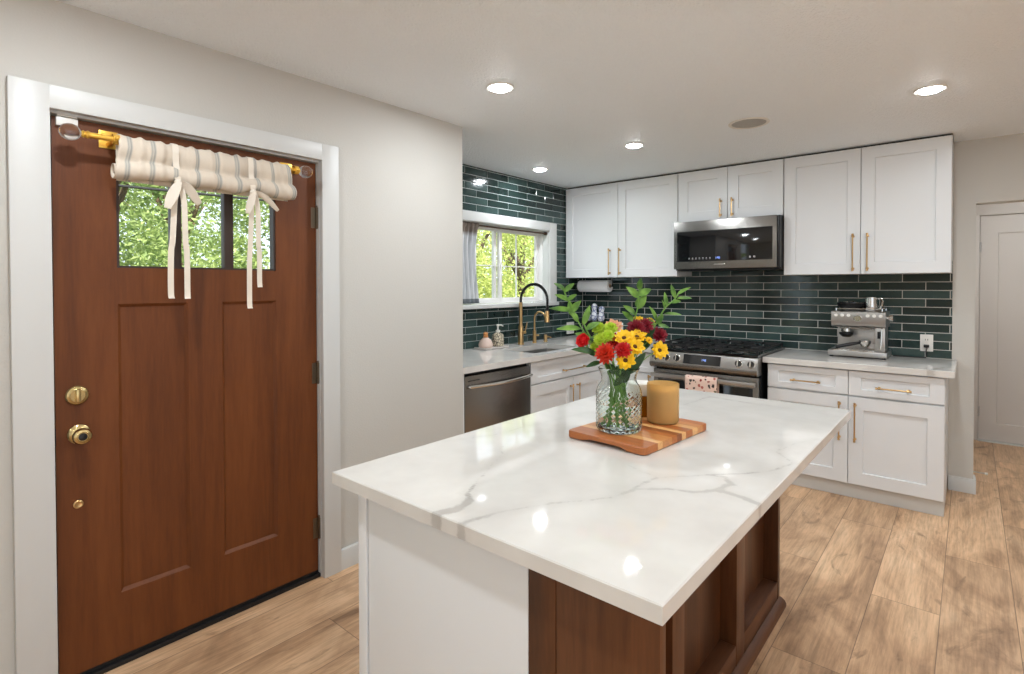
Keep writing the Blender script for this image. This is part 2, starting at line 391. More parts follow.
b = B(); b.box(-.2, .045, 6.6, 6.72, 0, CEIL); b.box(.90, 1.3, 6.6, 6.72, 0, CEIL); b.box(.045, .90, 6.6, 6.72, 2.08, CEIL); b.box(-.2, 1.3, 6.721, 6.745, 0, CEIL)  # last slab added behind the door to block sky light at its edge
struct(b.build('wall_hall_end', M['hall']), 'hall end wall around the pale door', 'wall')
# the unseen rest of the room: right and rear walls, openings added to let sky light in
b = B(); b.box(3.2, 3.32, -3.3, -2.9, 0, CEIL); b.box(3.2, 3.32, 1.0, YW + .12, 0, CEIL); b.box(3.2, 3.32, -2.9, 1.0, 2.22, CEIL)
struct(b.build('wall_right', M['wall']), 'right wall with an unseen opening added for sky light', 'wall')
b = B(); b.box(XD - .14, .3, -3.42, -3.3, 0, CEIL); b.box(1.9, 3.32, -3.42, -3.3, 0, CEIL); b.box(.3, 1.9, -3.42, -3.3, 2.12, CEIL)
struct(b.build('wall_rear', M['wall']), 'rear wall with an unseen opening added for sky light', 'wall')

# tile: every tile slightly domed, with its own tone and a hand-made tilt
def tiles(name, label, rects, holes, mapf, u_off, pw=.272, ph=.0602, z0=.9135):
    verts, faces, tone = [], [], []
    U0_, U1_, Z0_, Z1_ = rects
    rows = int((Z1_ - z0) / ph) + 2
    for r in range(-1, rows):
        za, zb = z0 + r * ph, z0 + (r + 1) * ph
        o = u_off + (pw / 2 if r % 2 else 0)
        k0 = int((U0_ - o) / pw) - 2
        for k in range(k0, k0 + int((U1_ - U0_) / pw) + 5):
            ua, ub = o + k * pw, o + (k + 1) * pw
            parts = [(max(ua + .0022, U0_), min(ub - .0022, U1_), max(za + .0022, Z0_), min(zb - .0022, Z1_))]
            for (ha, hb, hza, hzb) in holes:
                nx = []
                for (a, b_, c, d) in parts:
                    if b_ <= ha or a >= hb or d <= hza or c >= hzb: nx.append((a, b_, c, d)); continue
                    if a < ha: nx.append((a, ha, c, d))
                    if b_ > hb: nx.append((hb, b_, c, d))
                    a2, b2 = max(a, ha), min(b_, hb)
                    if c < hza: nx.append((a2, b2, c, hza))
                    if d > hzb: nx.append((a2, b2, hzb, d))
                parts = nx
            tn = random.random()
            for (a, b_, c, d) in parts:
                if b_ - a < .008 or d - c < .006: continue
                i = len(verts); tl = [random.uniform(-.0006, .0006) for _ in range(4)]
                for (uu, vv) in ((a, c), (b_, c), (b_, d), (a, d)): verts.append(mapf(uu, vv, .0))
                e = .0022
                for q, (uu, vv) in enumerate(((a + e, c + e), (b_ - e, c + e), (b_ - e, d - e), (a + e, d - e))): verts.append(mapf(uu, vv, (.003 + tl[q])))
                for f in ((4, 5, 6, 7), (0, 1, 5, 4), (1, 2, 6, 5), (2, 3, 7, 6), (3, 0, 4, 7)): faces.append([i + j for j in f]); tone.append(tn)
    me = bpy.data.meshes.new(name); me.from_pydata(verts, [], faces)
    at_ = me.attributes.new('tone', 'FLOAT', 'FACE'); at_.data.foreach_set('value', tone)
    bm = bmesh.new(); bm.from_mesh(me); bmesh.ops.recalc_face_normals(bm, faces=bm.faces); bm.to_mesh(me); bm.free()
    me.materials.append(M['tile']); o = bpy.data.objects.new(name, me); C.objects.link(o)
    return struct(o, label, 'tile')
g = B().box(XW, -.094, YW - .0068, YW - .0038, .88, 1.60).build('backsplash_grout', M['grout']); struct(g, 'pale grout bed behind the back wall tile', 'tile')
tiles('wall_back_tile', 'dark green glazed subway tile on the back wall', (XW, -.096, .913, 1.60), [], lambda u, z, d: (u, YW - .0068 - d, z), -.244)
tiles('wall_sink_tile', 'dark green glazed subway tile around the sink window', (NY + .003, YW - .011, .913, CEIL), [(2.892, 4.382, 1.24, 2.045)],
      lambda u, z, d: (XW - .0068 + d, u, z), 3.669, ph=.0599)

# baseboards and casings
def base_profile(y0, y1, x, s):   # along y, on plane x, facing s
    b = B(); prof = [(-.007, 0), (.015, 0), (.015, .08), (.009, .098), (-.007, .1)]
    b.prism([(x + s * p, y0, z) for p, z in prof], (0, y1 - y0, 0)); return b
struct(base_profile(1.5, NY, XE + .008, 1).build('baseboard_left', M['trim']), 'white baseboard between door casing and dishwasher', 'baseboard')
struct(base_profile(-.7, .285, XE, 1).build('baseboard_entry', M['trim']), 'white baseboard left of the front door', 'baseboard')
b = B(); prof = [(0, 0), (.015, 0), (.015, .08), (.009, .098), (0, .1)]
b.prism([(-.108, YW - .007 - p, z) for p, z in prof], (OX0 + .015 + .108, 0, 0))
b.prism([(OX0 + p, YW - .008, z) for p, z in prof], (0, .12, 0))
struct(b.build('baseboard_back', M['trim']), 'white baseboard at the wall end by the hall', 'baseboard')
# front door frame: casing, jambs, threshold
b = B(); T = XE + .028
b.box(XE - .001, T, .284, .390, 0, 2.122, .002); b.box(XE - .001, T, 1.408, 1.499, 0, 2.122, .002); b.box(XE - .001, T - .0005, .387, 1.411, 2.043, 2.122, .002)
b.box(XD - .139, XE - .0015, .376, .3955, 0, 2.066); b.box(XD - .139, XE - .0015, 1.4065, 1.436, 0, 2.066); b.box(XD - .139, XE - .0015, .3955, 1.4065, 2.034, 2.066)
struct(b.build('trim_1', M['trim']), 'white casing and jambs around the front door', 'trim')
struct(B().box(XD - .13, XD + .012, .396, 1.406, 0, .018, .003).build('trim_2', M['black']), 'black threshold under the front door', 'trim')

# ------------------------------------------------------------------ front door
D1 = thing('door_1', 'brown stained front door with three-pane glazed top and two tall panels', 'door', (XD, .9, 0), kind='structure')
YA, YB, ZA, ZB = .402, 1.402, .024, 2.03
xf, xb = XD - .006, XD - .05
def door_slab():
    b = B(); r = .010
    ys = [YA, .588, .830, .962, 1.200, YB]; zs = [ZA, .270, 1.366, 1.503, 1.862, ZB]
    # solid stiles and rails built as boxes that share one front plane
    def bx(y0, y1, z0, z1, x=xf): b.box(xb, x, y0, y1, z0, z1)
    bx(YA, .588, ZA, ZB); bx(1.200, YB, ZA, ZB); bx(.588, 1.2, ZA, .27); bx(.588, 1.2, 1.366, 1.503); bx(.588, 1.2, 1.862, ZB); bx(.83, .962, .27, 1.366)
    return b
door_slab().build('door_leaf', M['door'], D1)
def recess(y0, y1, z0, z1):
    b = B(); e = .012; d = .011
    o = [(xf, y0, z0), (xf, y1, z0), (xf, y1, z1), (xf, y0, z1)]; i = [(xf - d, y0 + e, z0 + e), (xf - d, y1 - e, z0 + e), (xf - d, y1 - e, z1 - e), (xf - d, y0 + e, z1 - e)]
    for k in range(4): b.face([o[k], o[(k + 1) % 4], i[(k + 1) % 4], i[k]])
    b.face(i); b.face([(xb, y, z) for _, y, z in o]); return b
recess(.588, .830, .270, 1.366).build('door_panel', M['door'], D1)
recess(.962, 1.200, .270, 1.366).build('door_panel', M['door'], D1)
gl = B().box(xb + .018, xb + .024, .588, 1.2, 1.503, 1.862).build('glass_pane', M['pane'], D1)
b = B()
for y0, y1 in ((.772, .81), (.976, 1.014)): b.box(xb + .002, xf - .004, y0, y1, 1.505, 1.86, .003)
b.box(xb + .004, xf - .003, .588, .597, 1.505, 1.86); b.box(xb + .004, xf - .003, 1.191, 1.2, 1.505, 1.86); b.box(xb + .004, xf - .003, .597, 1.191, 1.503, 1.511)
b.build('glazing_bar', M['mull'], D1)
# hardware
def knob_profile(c): return c
B().lathe((xf, .463, 1.041), [(.0, 0), (.034, 0), (.035, .004), (.031, .009), (.024, .011), (.022, .013), (.0, .013)], 32, (1, 0, 0)).build('deadbolt', M['antique'], D1)
db = [c for c in D1.children if c.name.startswith('deadbolt')][0]
B().box(xf + .012, xf + .028, .456, .470, 1.018, 1.064, .004).build('thumb_turn', M['antique'], db)
kb = B().lathe((xf, .466, .901), [(0, 0), (.034, 0), (.034, .006), (.028, .011), (.014, .014), (.012, .028), (.020, .034), (.0275, .044), (.029, .054), (.025, .063), (.017, .066), (.016, .064), (0, .064)], 36, (1, 0, 0)).build('door_knob', M['antique'], D1)
B().lathe((xf + .064, .466, .901), [(0, 0), (.013, 0), (.013, .003), (.005, .005), (0, .005)], 20, (1, 0, 0)).build('lock_button', M['black'], kb)
B().lathe((xf, .462, .647), [(0, 0), (.015, 0), (.015, .004), (.011, .006), (.008, .005), (0, .005)], 24, (1, 0, 0)).build('peephole', M['brass'], D1)
B().box(xf - .03, xf + .003, .392, .4025, .87, .932, .001).build('latch_plate', M['black'], D1)
for z in (1.766, 1.006, .241):
    b = B(); b.cyl((xf + .006, 1.4065, z - .054), (xf + .006, 1.4065, z + .054), .0062, n=12); b.box(xf - .001, xf + .002, 1.376, 1.4045, z - .05, z + .05)
    b.box(xf - .001, xf + .016, 1.4035, 1.4068, z - .05, z + .05)
    b.sphere((xf + .006, 1.4065, z + .056), .0062, u=10, v=6); b.build('hinge', M['hinge'], D1)
B().box(xf - .03, xf + .004, .404, 1.400, .019, .030).build('door_sweep', M['black'], D1)

# ------------------------------------------------------------------ sink window
W1 = thing('window_1', 'white sliding window over the sink', 'window', (XW, 3.64, 1.27), kind='structure')
gx = -3.25
def frame_box(b, y0, y1, z0, z1, t, xa, xb_, bev=.002):
    b.box(xa, xb_, y0, y0 + t, z0, z1, bev); b.box(xa, xb_, y1 - t, y1, z0, z1, bev); b.box(xa, xb_, y0 + t, y1 - t, z0, z0 + t, bev); b.box(xa, xb_, y0 + t, y1 - t, z1 - t, z1, bev); return b
def sash(y0, y1, xa, nm):
    s = frame_box(B(), y0, y1, WZ0 + .012, WZ1 - .012, .036, xa - .014, xa + .014).build('window_sash', M['sash'], W1)
    B().box(xa - .004, xa, y0 + .034, y1 - .034, WZ0 + .046, WZ1 - .046).build('window_pane', M['pane'], s)
    b = B(); ym, zm = (y0 + y1) / 2, 1.613
    b.box(xa - .008, xa + .005, ym - .004, ym + .004, WZ0 + .046, WZ1 - .046); b.box(xa - .008, xa + .0052, y0 + .034, y1 - .034, zm - .004, zm + .004)
    b.build('muntin', M['sash'], s); return s
frame_box(B(), WY0, WY1, WZ0, WZ1, .013, XW - .16, XW - .075).build('window_frame', M['sash'], W1)
sash(3.018, 3.676, gx + .018, 'l'); rs = sash(3.60, 4.259, gx - .013, 'r')
B().box(gx + .031, gx + .04, 3.652, 3.668, 1.58, 1.64, .003).build('sash_latch', M['sash'], W1)
b = B()
b.box(XW - .0069, XW + .016, WY0 - .108, WY0, WZ0 - .02, WZ1 + .078, .003); b.box(XW - .0069, XW + .016, WY1, WY1 + .108, WZ0 - .02, WZ1 + .078, .003); b.box(XW - .0069, XW + .0155, WY0, WY1, WZ1, WZ1 + .078, .003)
b.box(XW - .075, XW - .006, WY0, WY0 + .006, WZ0, WZ1); b.box(XW - .075, XW - .006, WY1 - .006, WY1, WZ0, WZ1); b.box(XW - .075, XW - .006, WY0, WY1, WZ1 - .006, WZ1)
b.build('window_casing', M['trim'], W1)
B().box(XW - .075, XW + .034, WY0 - .125, WY1 + .125, WZ0 - .036, WZ0 - .001, .006).build('window_sill', M['trim'], W1)

# ------------------------------------------------------------------ hall door
D2 = thing('door_2', 'pale grey panelled hall door seen beyond the wall end', 'door', (.47, 6.6, 0), kind='structure')
def shaker(u0, u1, v0, v1, st, mp, thick=.02, dep=.010, st_v=None, bev=.0018):
    """a framed door: mp(u, v, w) places it, w outward"""
    b = B(); sv = st_v or st; e = .003
    O = [(u0, v0), (u1, v0), (u1, v1), (u0, v1)]; I = [(u0 + st, v0 + sv), (u1 - st, v0 + sv), (u1 - st, v1 - sv), (u0 + st, v1 - sv)]
    J = [(u0 + st + e, v0 + sv + e), (u1 - st - e, v0 + sv + e), (u1 - st - e, v1 - sv - e), (u0 + st + e, v1 - sv - e)]
    Ob = [(u0 + bev, v0 + bev), (u1 - bev, v0 + bev), (u1 - bev, v1 - bev), (u0 + bev, v1 - bev)]
    rings = [[mp(u, v, 0) for u, v in O], [mp(u, v, thick - bev) for u, v in O], [mp(u, v, thick) for u, v in Ob], [mp(u, v, thick) for u, v in I], [mp(u, v, thick - dep) for u, v in J]]
    V = b.grid(rings, closed_u=True); b.cap(V[0][::-1]); b.cap(V[-1]); return b
sl = shaker(.062, .882, .012, 2.064, .125, lambda u, v, w_: (u, 6.64 - w_, v), .035, .010, .16).build('door_leaf', M['hall'], D2)
b = B(); b.box(.0, .058, 6.585, 6.6, 0, 2.075, .002); b.box(.886, 1.0, 6.585, 6.6, 0, 2.075, .002); b.box(.0, 1.0, 6.585, 6.6, 2.07, 2.18, .002)
b.box(.045, .06, 6.6, 6.7, 0, 2.075); b.box(.884, .9, 6.6, 6.7, 0, 2.075); b.box(.06, .884, 6.6, 6.7, 2.067, 2.079)
struct(b.build('trim_3', M['hall']), 'grey casing around the hall door', 'trim')
for z in (1.78, .27): B().cyl((.064, 6.598, z - .045), (.064, 6.598, z + .045), .008, n=10).build('hinge', M['steel'], D2)
struct(B().box(.06, .884, 6.57, 6.63, 0, .009).build('trim_4', M['trim']), 'pale threshold strip under the hall door', 'trim')

# ================================================================== CABINETS
def back_map(y): return lambda u, v, w_: (u, y - w_, v)          # faces -y
def left_map(x): return lambda u, v, w_: (x + w_, u, v)          # faces +x
def pull(mp, u, v, L, vert, parent, m=None, w0=.02):
    """bar pull with two posts and finial ends"""
    m = m or M['brass']; b = B(); h = L / 2; rd = .0048; st = .030
    P = (lambda s, w_: mp(u, v + s, w_)) if vert else (lambda s, w_: mp(u + s, v, w_))
    b.cyl(P(-h + .012, w0 + st), P(h - .012, w0 + st), rd, n=10)
    for s in (-1, 1):
        b.tube([P(s * (h - .026), w0 + st), P(s * (h - .022), w0 + st), P(s * (h - .016), w0 + st), P(s * (h - .012), w0 + st), P(s * (h - .008), w0 + st), P(s * (h - .002), w0 + st), P(s * h, w0 + st)],
               [.0048, .008, .008, .0052, .0075, .0078, .004], 10)
        b.tube([P(s * (h - .019), w0 - .0005), P(s * (h - .019), w0 + .004), P(s * (h - .019), w0 + .006), P(s * (h - .019), w0 + st)], [.009, .009, .0055, .0055], 10)
    return b.build('handle', m, parent)

def upper(name_label, x0, x1, z0, z1, split, st, handles, hz, stv=None):
    t = thing('wall_cabinet', name_label, 'cabinet', ((x0 + x1) / 2, 4.7, z0), 'white wall cabinets on the back wall')
    B().box(x0 + .001, x1 - .001, 4.572, YW - .009 if z0 > 1.8 else YW - .013, z0 + .002, z1, .001).build('carcass', M['cab'], t)
    for k, (a, c) in enumerate(((x0 + .002, split - .002), (split + .002, x1 - .002))):
        d = shaker(a, c, z0, z1 - .004, st, back_map(4.571), .021, .011, stv).build('door', M['cab'], t)
        pull(back_map(4.571), handles[k], (hz[0] + hz[1]) / 2, hz[1] - hz[0], True, d, w0=.021)
    return t
ZT = 2.411
upper('white two-door wall cabinet in the corner left of the microwave', -3.124, -1.947, 1.513, ZT, -2.532, .078, (-2.615, -2.505), (1.535, 1.787))
upper('short white two-door wall cabinet directly above the microwave', -1.943, -1.102, 1.978, ZT, -1.5225, .082, (-1.575, -1.482), (1.998, 2.150))
upper('white two-door wall cabinet right of the microwave above espresso machine', -1.098, -.097, 1.513, ZT, -.5975, .080, (-.642, -.555), (1.533, 1.800))
struct(B().box(-3.124, -.097, 4.585, YW - .01, ZT + .0005, CEIL).build('gap_shadow', M['gap']), 'dark shadow strip between wall cabinets and ceiling', 'trim')  # shade of the open gap, put in as a dark filler strip

# base cabinet right of the range
t = thing('base_cabinet', 'white base cabinet with two drawers right of the range', 'cabinet', (-.617, 4.55, 0), 'white base cabinets')
B().box(-1.123, -.113, 4.247, YW - .009, .098, .871, .001).build('carcass', M['cab'], t)
B().box(-1.121, -.115, 4.268, YW - .03, 0, .0985).build('toe_kick', M['kick'], t)
mp = back_map(4.2462)
for a, c, h in ((-1.121, -.6195, -.872), (-.6155, -.1145, -.369)):
    d = shaker(a, c, .699, .862, .072, mp, .0215, .011, .042).build('drawer', M['cab'], t); pull(mp, h, .764, .19, False, d, w0=.0215)
for a, c, h in ((-1.121, -.6195, -.667), (-.6155, -.1145, -.577)):
    d = shaker(a, c, .104, .688, .082, mp, .0215, .011).build('door', M['cab'], t); pull(mp, h, .522, .262, True, d, w0=.0215)

# base cabinet left of the range (corner)
t = thing('base_cabinet', 'narrow white base cabinet in the corner left of the range', 'cabinet', (-2.24, 4.55, 0), 'white base cabinets')
B().box(-2.462, -2.006, 4.247, YW - .009, .098, .871, .001).build('carcass', M['cab'], t)
B().box(-2.46, -2.008, 4.268, YW - .03, 0, .0985).build('toe_kick', M['kick'], t)
d = shaker(-2.44, -2.008, .699, .862, .06, mp, .0215, .011, .042).build('drawer', M['cab'], t); pull(mp, -2.224, .78, .17, False, d, w0=.0215)
d = shaker(-2.44, -2.008, .104, .688, .07, mp, .0215, .011).build('door', M['cab'], t); pull(mp, -2.045, .56, .25, True, d, w0=.0215)

# sink base
ml = left_map(-2.4925)
t = thing('base_cabinet', 'white sink base cabinet between dishwasher and corner', 'cabinet', (-2.8, 3.67, 0), 'white base cabinets')
b = B(); b.box(-3.11, -2.493, 3.142, 3.165, .098, .871); b.box(-3.11, -2.493, 4.18, 4.203, .098, .871); b.box(-3.11, -2.493, 3.165, 4.18, .098, .12); b.box(-2.515, -2.493, 3.165, 4.18, .12, .871)
b.box(-3.11, -3.095, 3.165, 4.18, .12, .6)
b.build('carcass', M['cab'], t)
B().box(-3.09, -2.52, 3.144, 4.201, 0, .0975).build('toe_kick', M['kick'], t)
d = shaker(3.146, 4.19, .699, .862, .085, ml, .0215, .011, .042).build('drawer', M['cab'], t); pull(ml, 3.715, .758, .34, False, d, w0=.0215)
for a, c, h in ((3.146, 3.711, 3.666), (3.715, 4.19, 3.761)):
    d = shaker(a, c, .104, .688, .085, ml, .0215, .011).build('door', M['cab'], t); pull(ml, h, .513, .245, True, d, w0=.0215)
# blind corner cabinet that carries the worktop behind
t = thing('base_cabinet', 'hidden blind corner cabinet behind the sink base', 'cabinet', (-2.8, 4.55, 0), 'white base cabinets')
B().box(-3.11, -2.47, 4.25, YW - .03, .098, .871, .001).build('carcass', M['cab'], t); B().box(-3.09, -2.49, 4.27, YW - .05, 0, .098).build('toe_kick', M['kick'], t)

# ------------------------------------------------------------------ worktops
def vein_attr(o, veins):
    me = o.data; ox = ORG.get(o.name, Vector()); d = []; st = []
    segs = []
    for (pts, wd, s) in veins:
        for k in range(len(pts) - 1):
            wa = wd[k] if isinstance(wd, (list, tuple)) else wd; wb = wd[k + 1] if isinstance(wd, (list, tuple)) else wd
            segs.append((Vector(pts[k]), Vector(pts[k + 1]), wa, wb, s))
    for v in me.vertices:
        p = Vector((v.co.x, v.co.y)); best = 9; bs = 0
        jit = noise.noise_vector(Vector((p.x * 9, p.y * 9, 3))).xy * .012
        p = p + jit
        for (a, c, wa, wb, s) in segs:
            ab = c - a; tt = max(0, min(1, (p - a).dot(ab) / max(1e-9, ab.length_squared)))
            q = (p - a - ab * tt).length - (wa + (wb - wa) * tt)
            if q < best: best = q; bs = s
        d.append(best); st.append(bs)
    me.attributes.new('vein', 'FLOAT', 'POINT').data.foreach_set('value', d)
    me.attributes.new('vein_strength', 'FLOAT', 'POINT').data.foreach_set('value', st)
def dense_slab(x0, x1, y0, y1, z0, z1, step, bev=.0025):
    b = B(); nx = max(2, int((x1 - x0) / step)); ny = max(2, int((y1 - y0) / step))
    xs = [x0] + [x0 + bev + (x1 - x0 - 2 * bev) * i / nx for i in range(nx + 1)] + [x1]
    ys = [y0] + [y0 + bev + (y1 - y0 - 2 * bev) * i / ny for i in range(ny + 1)] + [y1]
    top = [[(x, y, z1 - (bev if (x in (x0, x1) or y in (y0, y1)) else 0)) for x in xs] for y in ys]
    V = b.grid(top)
    loop = [V[0][i] for i in range(len(xs))] + [V[j][-1] for j in range(1, len(ys))] + [V[-1][i] for i in range(len(xs) - 2, -1, -1)] + [V[j][0] for j in range(len(ys) - 2, 0, -1)]
    low = [b.bm.verts.new((v.co.x, v.co.y, z0)) for v in loop]
    n = len(loop)
    for i in range(n): b.bm.faces.new([loop[(i + 1) % n], loop[i], low[i], low[(i + 1) % n]])
    b.bm.faces.new(low); return b
tag(dense_slab(-1.150, -.067, 4.20, YW - .012, .8715, .912, .03).build('countertop', M['quartz']), 'white quartz worktop right of range holding the espresso machine', 'countertop')
vein_attr(bpy.data.objects['countertop'], [([(-.70, 4.42), (-.55, 4.44), (-.33, 4.39)], [.001, .002, .0005], .5), ([(-.10, 4.42), (-.17, 4.28), (-.19, 4.19)], [.004, .012, .02], .55), ([(-1.1, 4.6), (-.8, 4.7)], .0005, .3)])
# L-shaped worktop with the sink cut out
SX0, SX1, SY0, SY1 = -2.90, -2.545, 3.29, 3.93
def l_top():
    b = B(); z0, z1 = .8715, .912
    xs = [XW + .004, SX0, SX1, -2.442, -2.004]; ys = [NY + .002, SY0, SY1, 4.20, YW - .012]
    G = {}
    def V(i, j, z):
        k = (i, j, z)
        if k not in G: G[k] = b.bm.verts.new((xs[i], ys[j], z))
        return G[k]
    solid = {(i, j) for i in range(3) for j in range(4)} - {(1, 1)} | {(3, 3)}
    for (i, j) in solid:
        b.bm.faces.new([V(i, j, z1), V(i + 1, j, z1), V(i + 1, j + 1, z1), V(i, j + 1, z1)]); b.bm.faces.new([V(i, j, z0), V(i, j + 1, z0), V(i + 1, j + 1, z0), V(i + 1, j, z0)])
        for (di, dj, e) in ((-1, 0, ((0, 0), (0, 1))), (1, 0, ((1, 0), (1, 1))), (0, -1, ((0, 0), (1, 0))), (0, 1, ((0, 1), (1, 1)))):
            if (i + di, j + dj) not in solid:
                (a, c), (d, f) = e; b.bm.faces.new([V(i + a, j + c, z0), V(i + d, j + f, z0), V(i + d, j + f, z1), V(i + a, j + c, z1)])
    return b
lt = tag(l_top().build('countertop', M['quartz'], smooth=20), 'white quartz worktop around the sink and into the corner', 'countertop')
vein_attr(lt, [([(-2.44, 3.3), (-2.5, 3.0)], .0003, .2)])

# undermount sink
t = thing('sink', 'undermount stainless sink set in the white worktop below the window', 'sink', ((SX0 + SX1) / 2, (SY0 + SY1) / 2, .69))
b = B(); r = .03
def rr(x0, x1, y0, y1, rad, z, n=5):
    P = []
    for (cx_, cy_, a0) in ((x1 - rad, y1 - rad, 0), (x0 + rad, y1 - rad, 90), (x0 + rad, y0 + rad, 180), (x1 - rad, y0 + rad, 270)):
        for k in range(n + 1):
            a = math.radians(a0 + 90 * k / n); P.append((cx_ + rad * math.cos(a), cy_ + rad * math.sin(a), z))
    return P
rows = [rr(SX0 - .015, SX1 + .015, SY0 - .015, SY1 + .015, .02, .8705), rr(SX0 + .002, SX1 - .002, SY0 + .002, SY1 - .002, .02, .8705), rr(SX0 + .006, SX1 - .006, SY0 + .006, SY1 - .006, .03, .72), rr(SX0 + .03, SX1 - .03, SY0 + .03, SY1 - .03, .03, .70)]
V = b.grid(rows, closed_u=True); b.cap(V[-1]); b.build('basin', M['steel'], t)
B().lathe(((SX0 + SX1) / 2 - .06, (SY0 + SY1) / 2, .7005), [(0, 0), (.042, 0), (.042, .003), (.034, .004), (.03, .001), (0, .001)], 24).build('drain', M['chrome'], t)

# ------------------------------------------------------------------ dishwasher
t = thing('dishwasher', 'stainless dishwasher with bowed bar handle at the end of the sink run', 'dishwasher', (-2.78, 2.79, 0))
B().box(-3.09, -2.50, 2.446, 3.13, .02, .866).build('body', M['black'], t)
d = B().box(-2.4995, -2.462, 2.448, 3.128, .105, .846, .004).build('door', M['dsteel'], t)
b = B(); n = 18
path = [(-2.4625, 2.482, .778)] + [(-2.462 + .018 + .030 * math.sin(PI * k / n), 2.482 + .636 * k / n, .778 - .004 * math.sin(PI * k / n)) for k in range(n + 1)] + [(-2.4625, 3.118, .778)]
b.tube(path, .0115, 12).build('handle', M['chrome'], d)
B().box(-2.4622, -2.4605, 2.475, 2.585, .812, .818).build('vent_slot', M['black'], d)
B().box(-2.53, -2.505, 2.45, 3.126, .012, .10).build('toe_panel', M['black'], t)
B().box(-2.485, -2.466, 2.3865, 2.4455, .0, .870).build('filler_strip', M['cab'], t)

# ================================================================== ISLAND
IX0, IX1, IY0, IY1 = -1.346, -.373, .8175, 2.622
it = tag(dense_slab(IX0, IX1, IY0, IY1, .8815, .915, .0085).build('countertop', M['quartz']), 'large white quartz island top with grey veins', 'countertop')
VE = [
 ([(-.925, .80), (-.914, .819), (-.898, .87), (-.908, .918), (-.949, .952), (-.99, 1.033), (-1.037, 1.148), (-1.112, 1.268), (-1.176, 1.381)], [.014, .014, .013, .012, .006, .002, .001, .0005, -.001], .62),
 ([(-.842, .80), (-.838, .812), (-.833, .844), (-.815, .902), (-.777, .989), (-.719, 1.078), (-.661, 1.153), (-.645, 1.229), (-.643, 1.327), (-.641, 1.371)], [.014, .014, .008, .003, .001, .001, .002, .003, .004, .004], .58),
 ([(-.843, 1.453), (-.765, 1.409), (-.693, 1.382), (-.639, 1.367), (-.586, 1.417), (-.535, 1.471), (-.473, 1.54), (-.415, 1.628), (-.394, 1.723), (-.454, 1.825), (-.433, 1.946), (-.391, 2.045)], [0, 0, .001, .003, .002, .0025, .004, .003, .002, .0015, .001, 0], .5),
 ([(-.655, 1.167), (-.638, 1.244), (-.59, 1.294), (-.52, 1.321), (-.479, 1.374), (-.462, 1.433), (-.50, 1.475), (-.535, 1.471)], [.002, .006, .006, .007, .010, .009, .006, .004], .45),
 ([(-.479, 1.374), (-.418, 1.36), (-.37, 1.342), (-.345, 1.328)], [.010, .010, .009, .009], .5),
 ([(-.944, 2.279), (-.913, 2.509), (-.765, 2.485), (-.635, 2.485)], [.001, .004, .005, .001], .4),
 ([(-1.33, 1.235), (-1.251, 1.385), (-1.23, 1.631), (-1.169, 1.908)], [0, .002, .001, 0], .3),  # faint reflection painted into the slab as one more vein
]
vein_attr(it, VE)
t = thing('kitchen_island', 'kitchen island base with white cabinet side and walnut brown seating side', 'island', (-.85, 1.72, 0))
b = B(); b.box(-1.262, -.7125, .872, 2.60, .10, .881); b.box(-1.21, -.7125, .95, 2.55, 0, .10)
b.build('cabinet_box', M['cab'], t)
B().box(-1.2225, -.6755, .8495, .8715, 0.001, .8812, .0012).build('end_panel', M['cab'], t)
B().box(-1.262, -1.2275, .845, .8715, 0.001, .8812, .0012).build('corner_stile', M['cab'], t)
for k, (ya, yb_) in enumerate(((.876, 1.448), (1.452, 2.02), (2.024, 2.597))):
    d = shaker(ya, yb_, .704, .875, .06, lambda u, v, w_: (-1.262 - w_, u, v), .021, .011, .04).build('drawer', M['cab'], t)
    d = shaker(ya, yb_, .104, .700, .075, lambda u, v, w_: (-1.262 - w_, u, v), .021, .011).build('door', M['cab'], t)
B().sphere((-1.268, .858, .772), .006, u=12, v=8).build('bumper_knob', M['white'], t)
# walnut end panel with its joint, posts, recessed panels, rails and base shoe
b = B(); b.box(-.6745, -.6075, .8495, .873, .001, .8812, .0015); b.build('end_stile', M['island_wood'], t)
B().box(-.6060, -.392, .8500, .873, .001, .8812, .0015).build('wing_panel', M['island_wood'], t)
xs_ = -.640
for y0, y1 in ((1.47, 1.555), (2.03, 2.122), (2.588, 2.672)):
    B().box(-.7124, xs_, y0, min(y1, 2.6199), .001, .8812, .0015).build('post', M['island_wood'], t)
B().box(-.7124, xs_, .8735, .945, .001, .8812, .0015).build('post', M['island_wood'], t)
for y0, y1 in ((.9455, 1.4695), (1.5555, 2.0295), (2.1225, 2.5875)):
    b = B(); b.box(-.7122, -.700, y0, y1, .095, .881); b.build('recessed_panel', M['island_wood'], t)
    B().box(-.7122, xs_ - .001, y0, y1, .001, .112, .0015).build('bottom_rail', M['shoe_wood'], t)
    B().box(-.7122, xs_ - .001, y0, y1, .80, .873, .0015).build('top_rail', M['shoe_wood'], t)
b = B(); b.prism([(xs_ + .0003, .874, 0.001), (-.612, .874, 0.001), (-.612, .874, .014), (-.618, .874, .026), (-.630, .874, .034), (xs_ + .0003, .874, .038)], (0, 1.745, 0)); b.build('base_shoe', M['shoe_wood'], t)

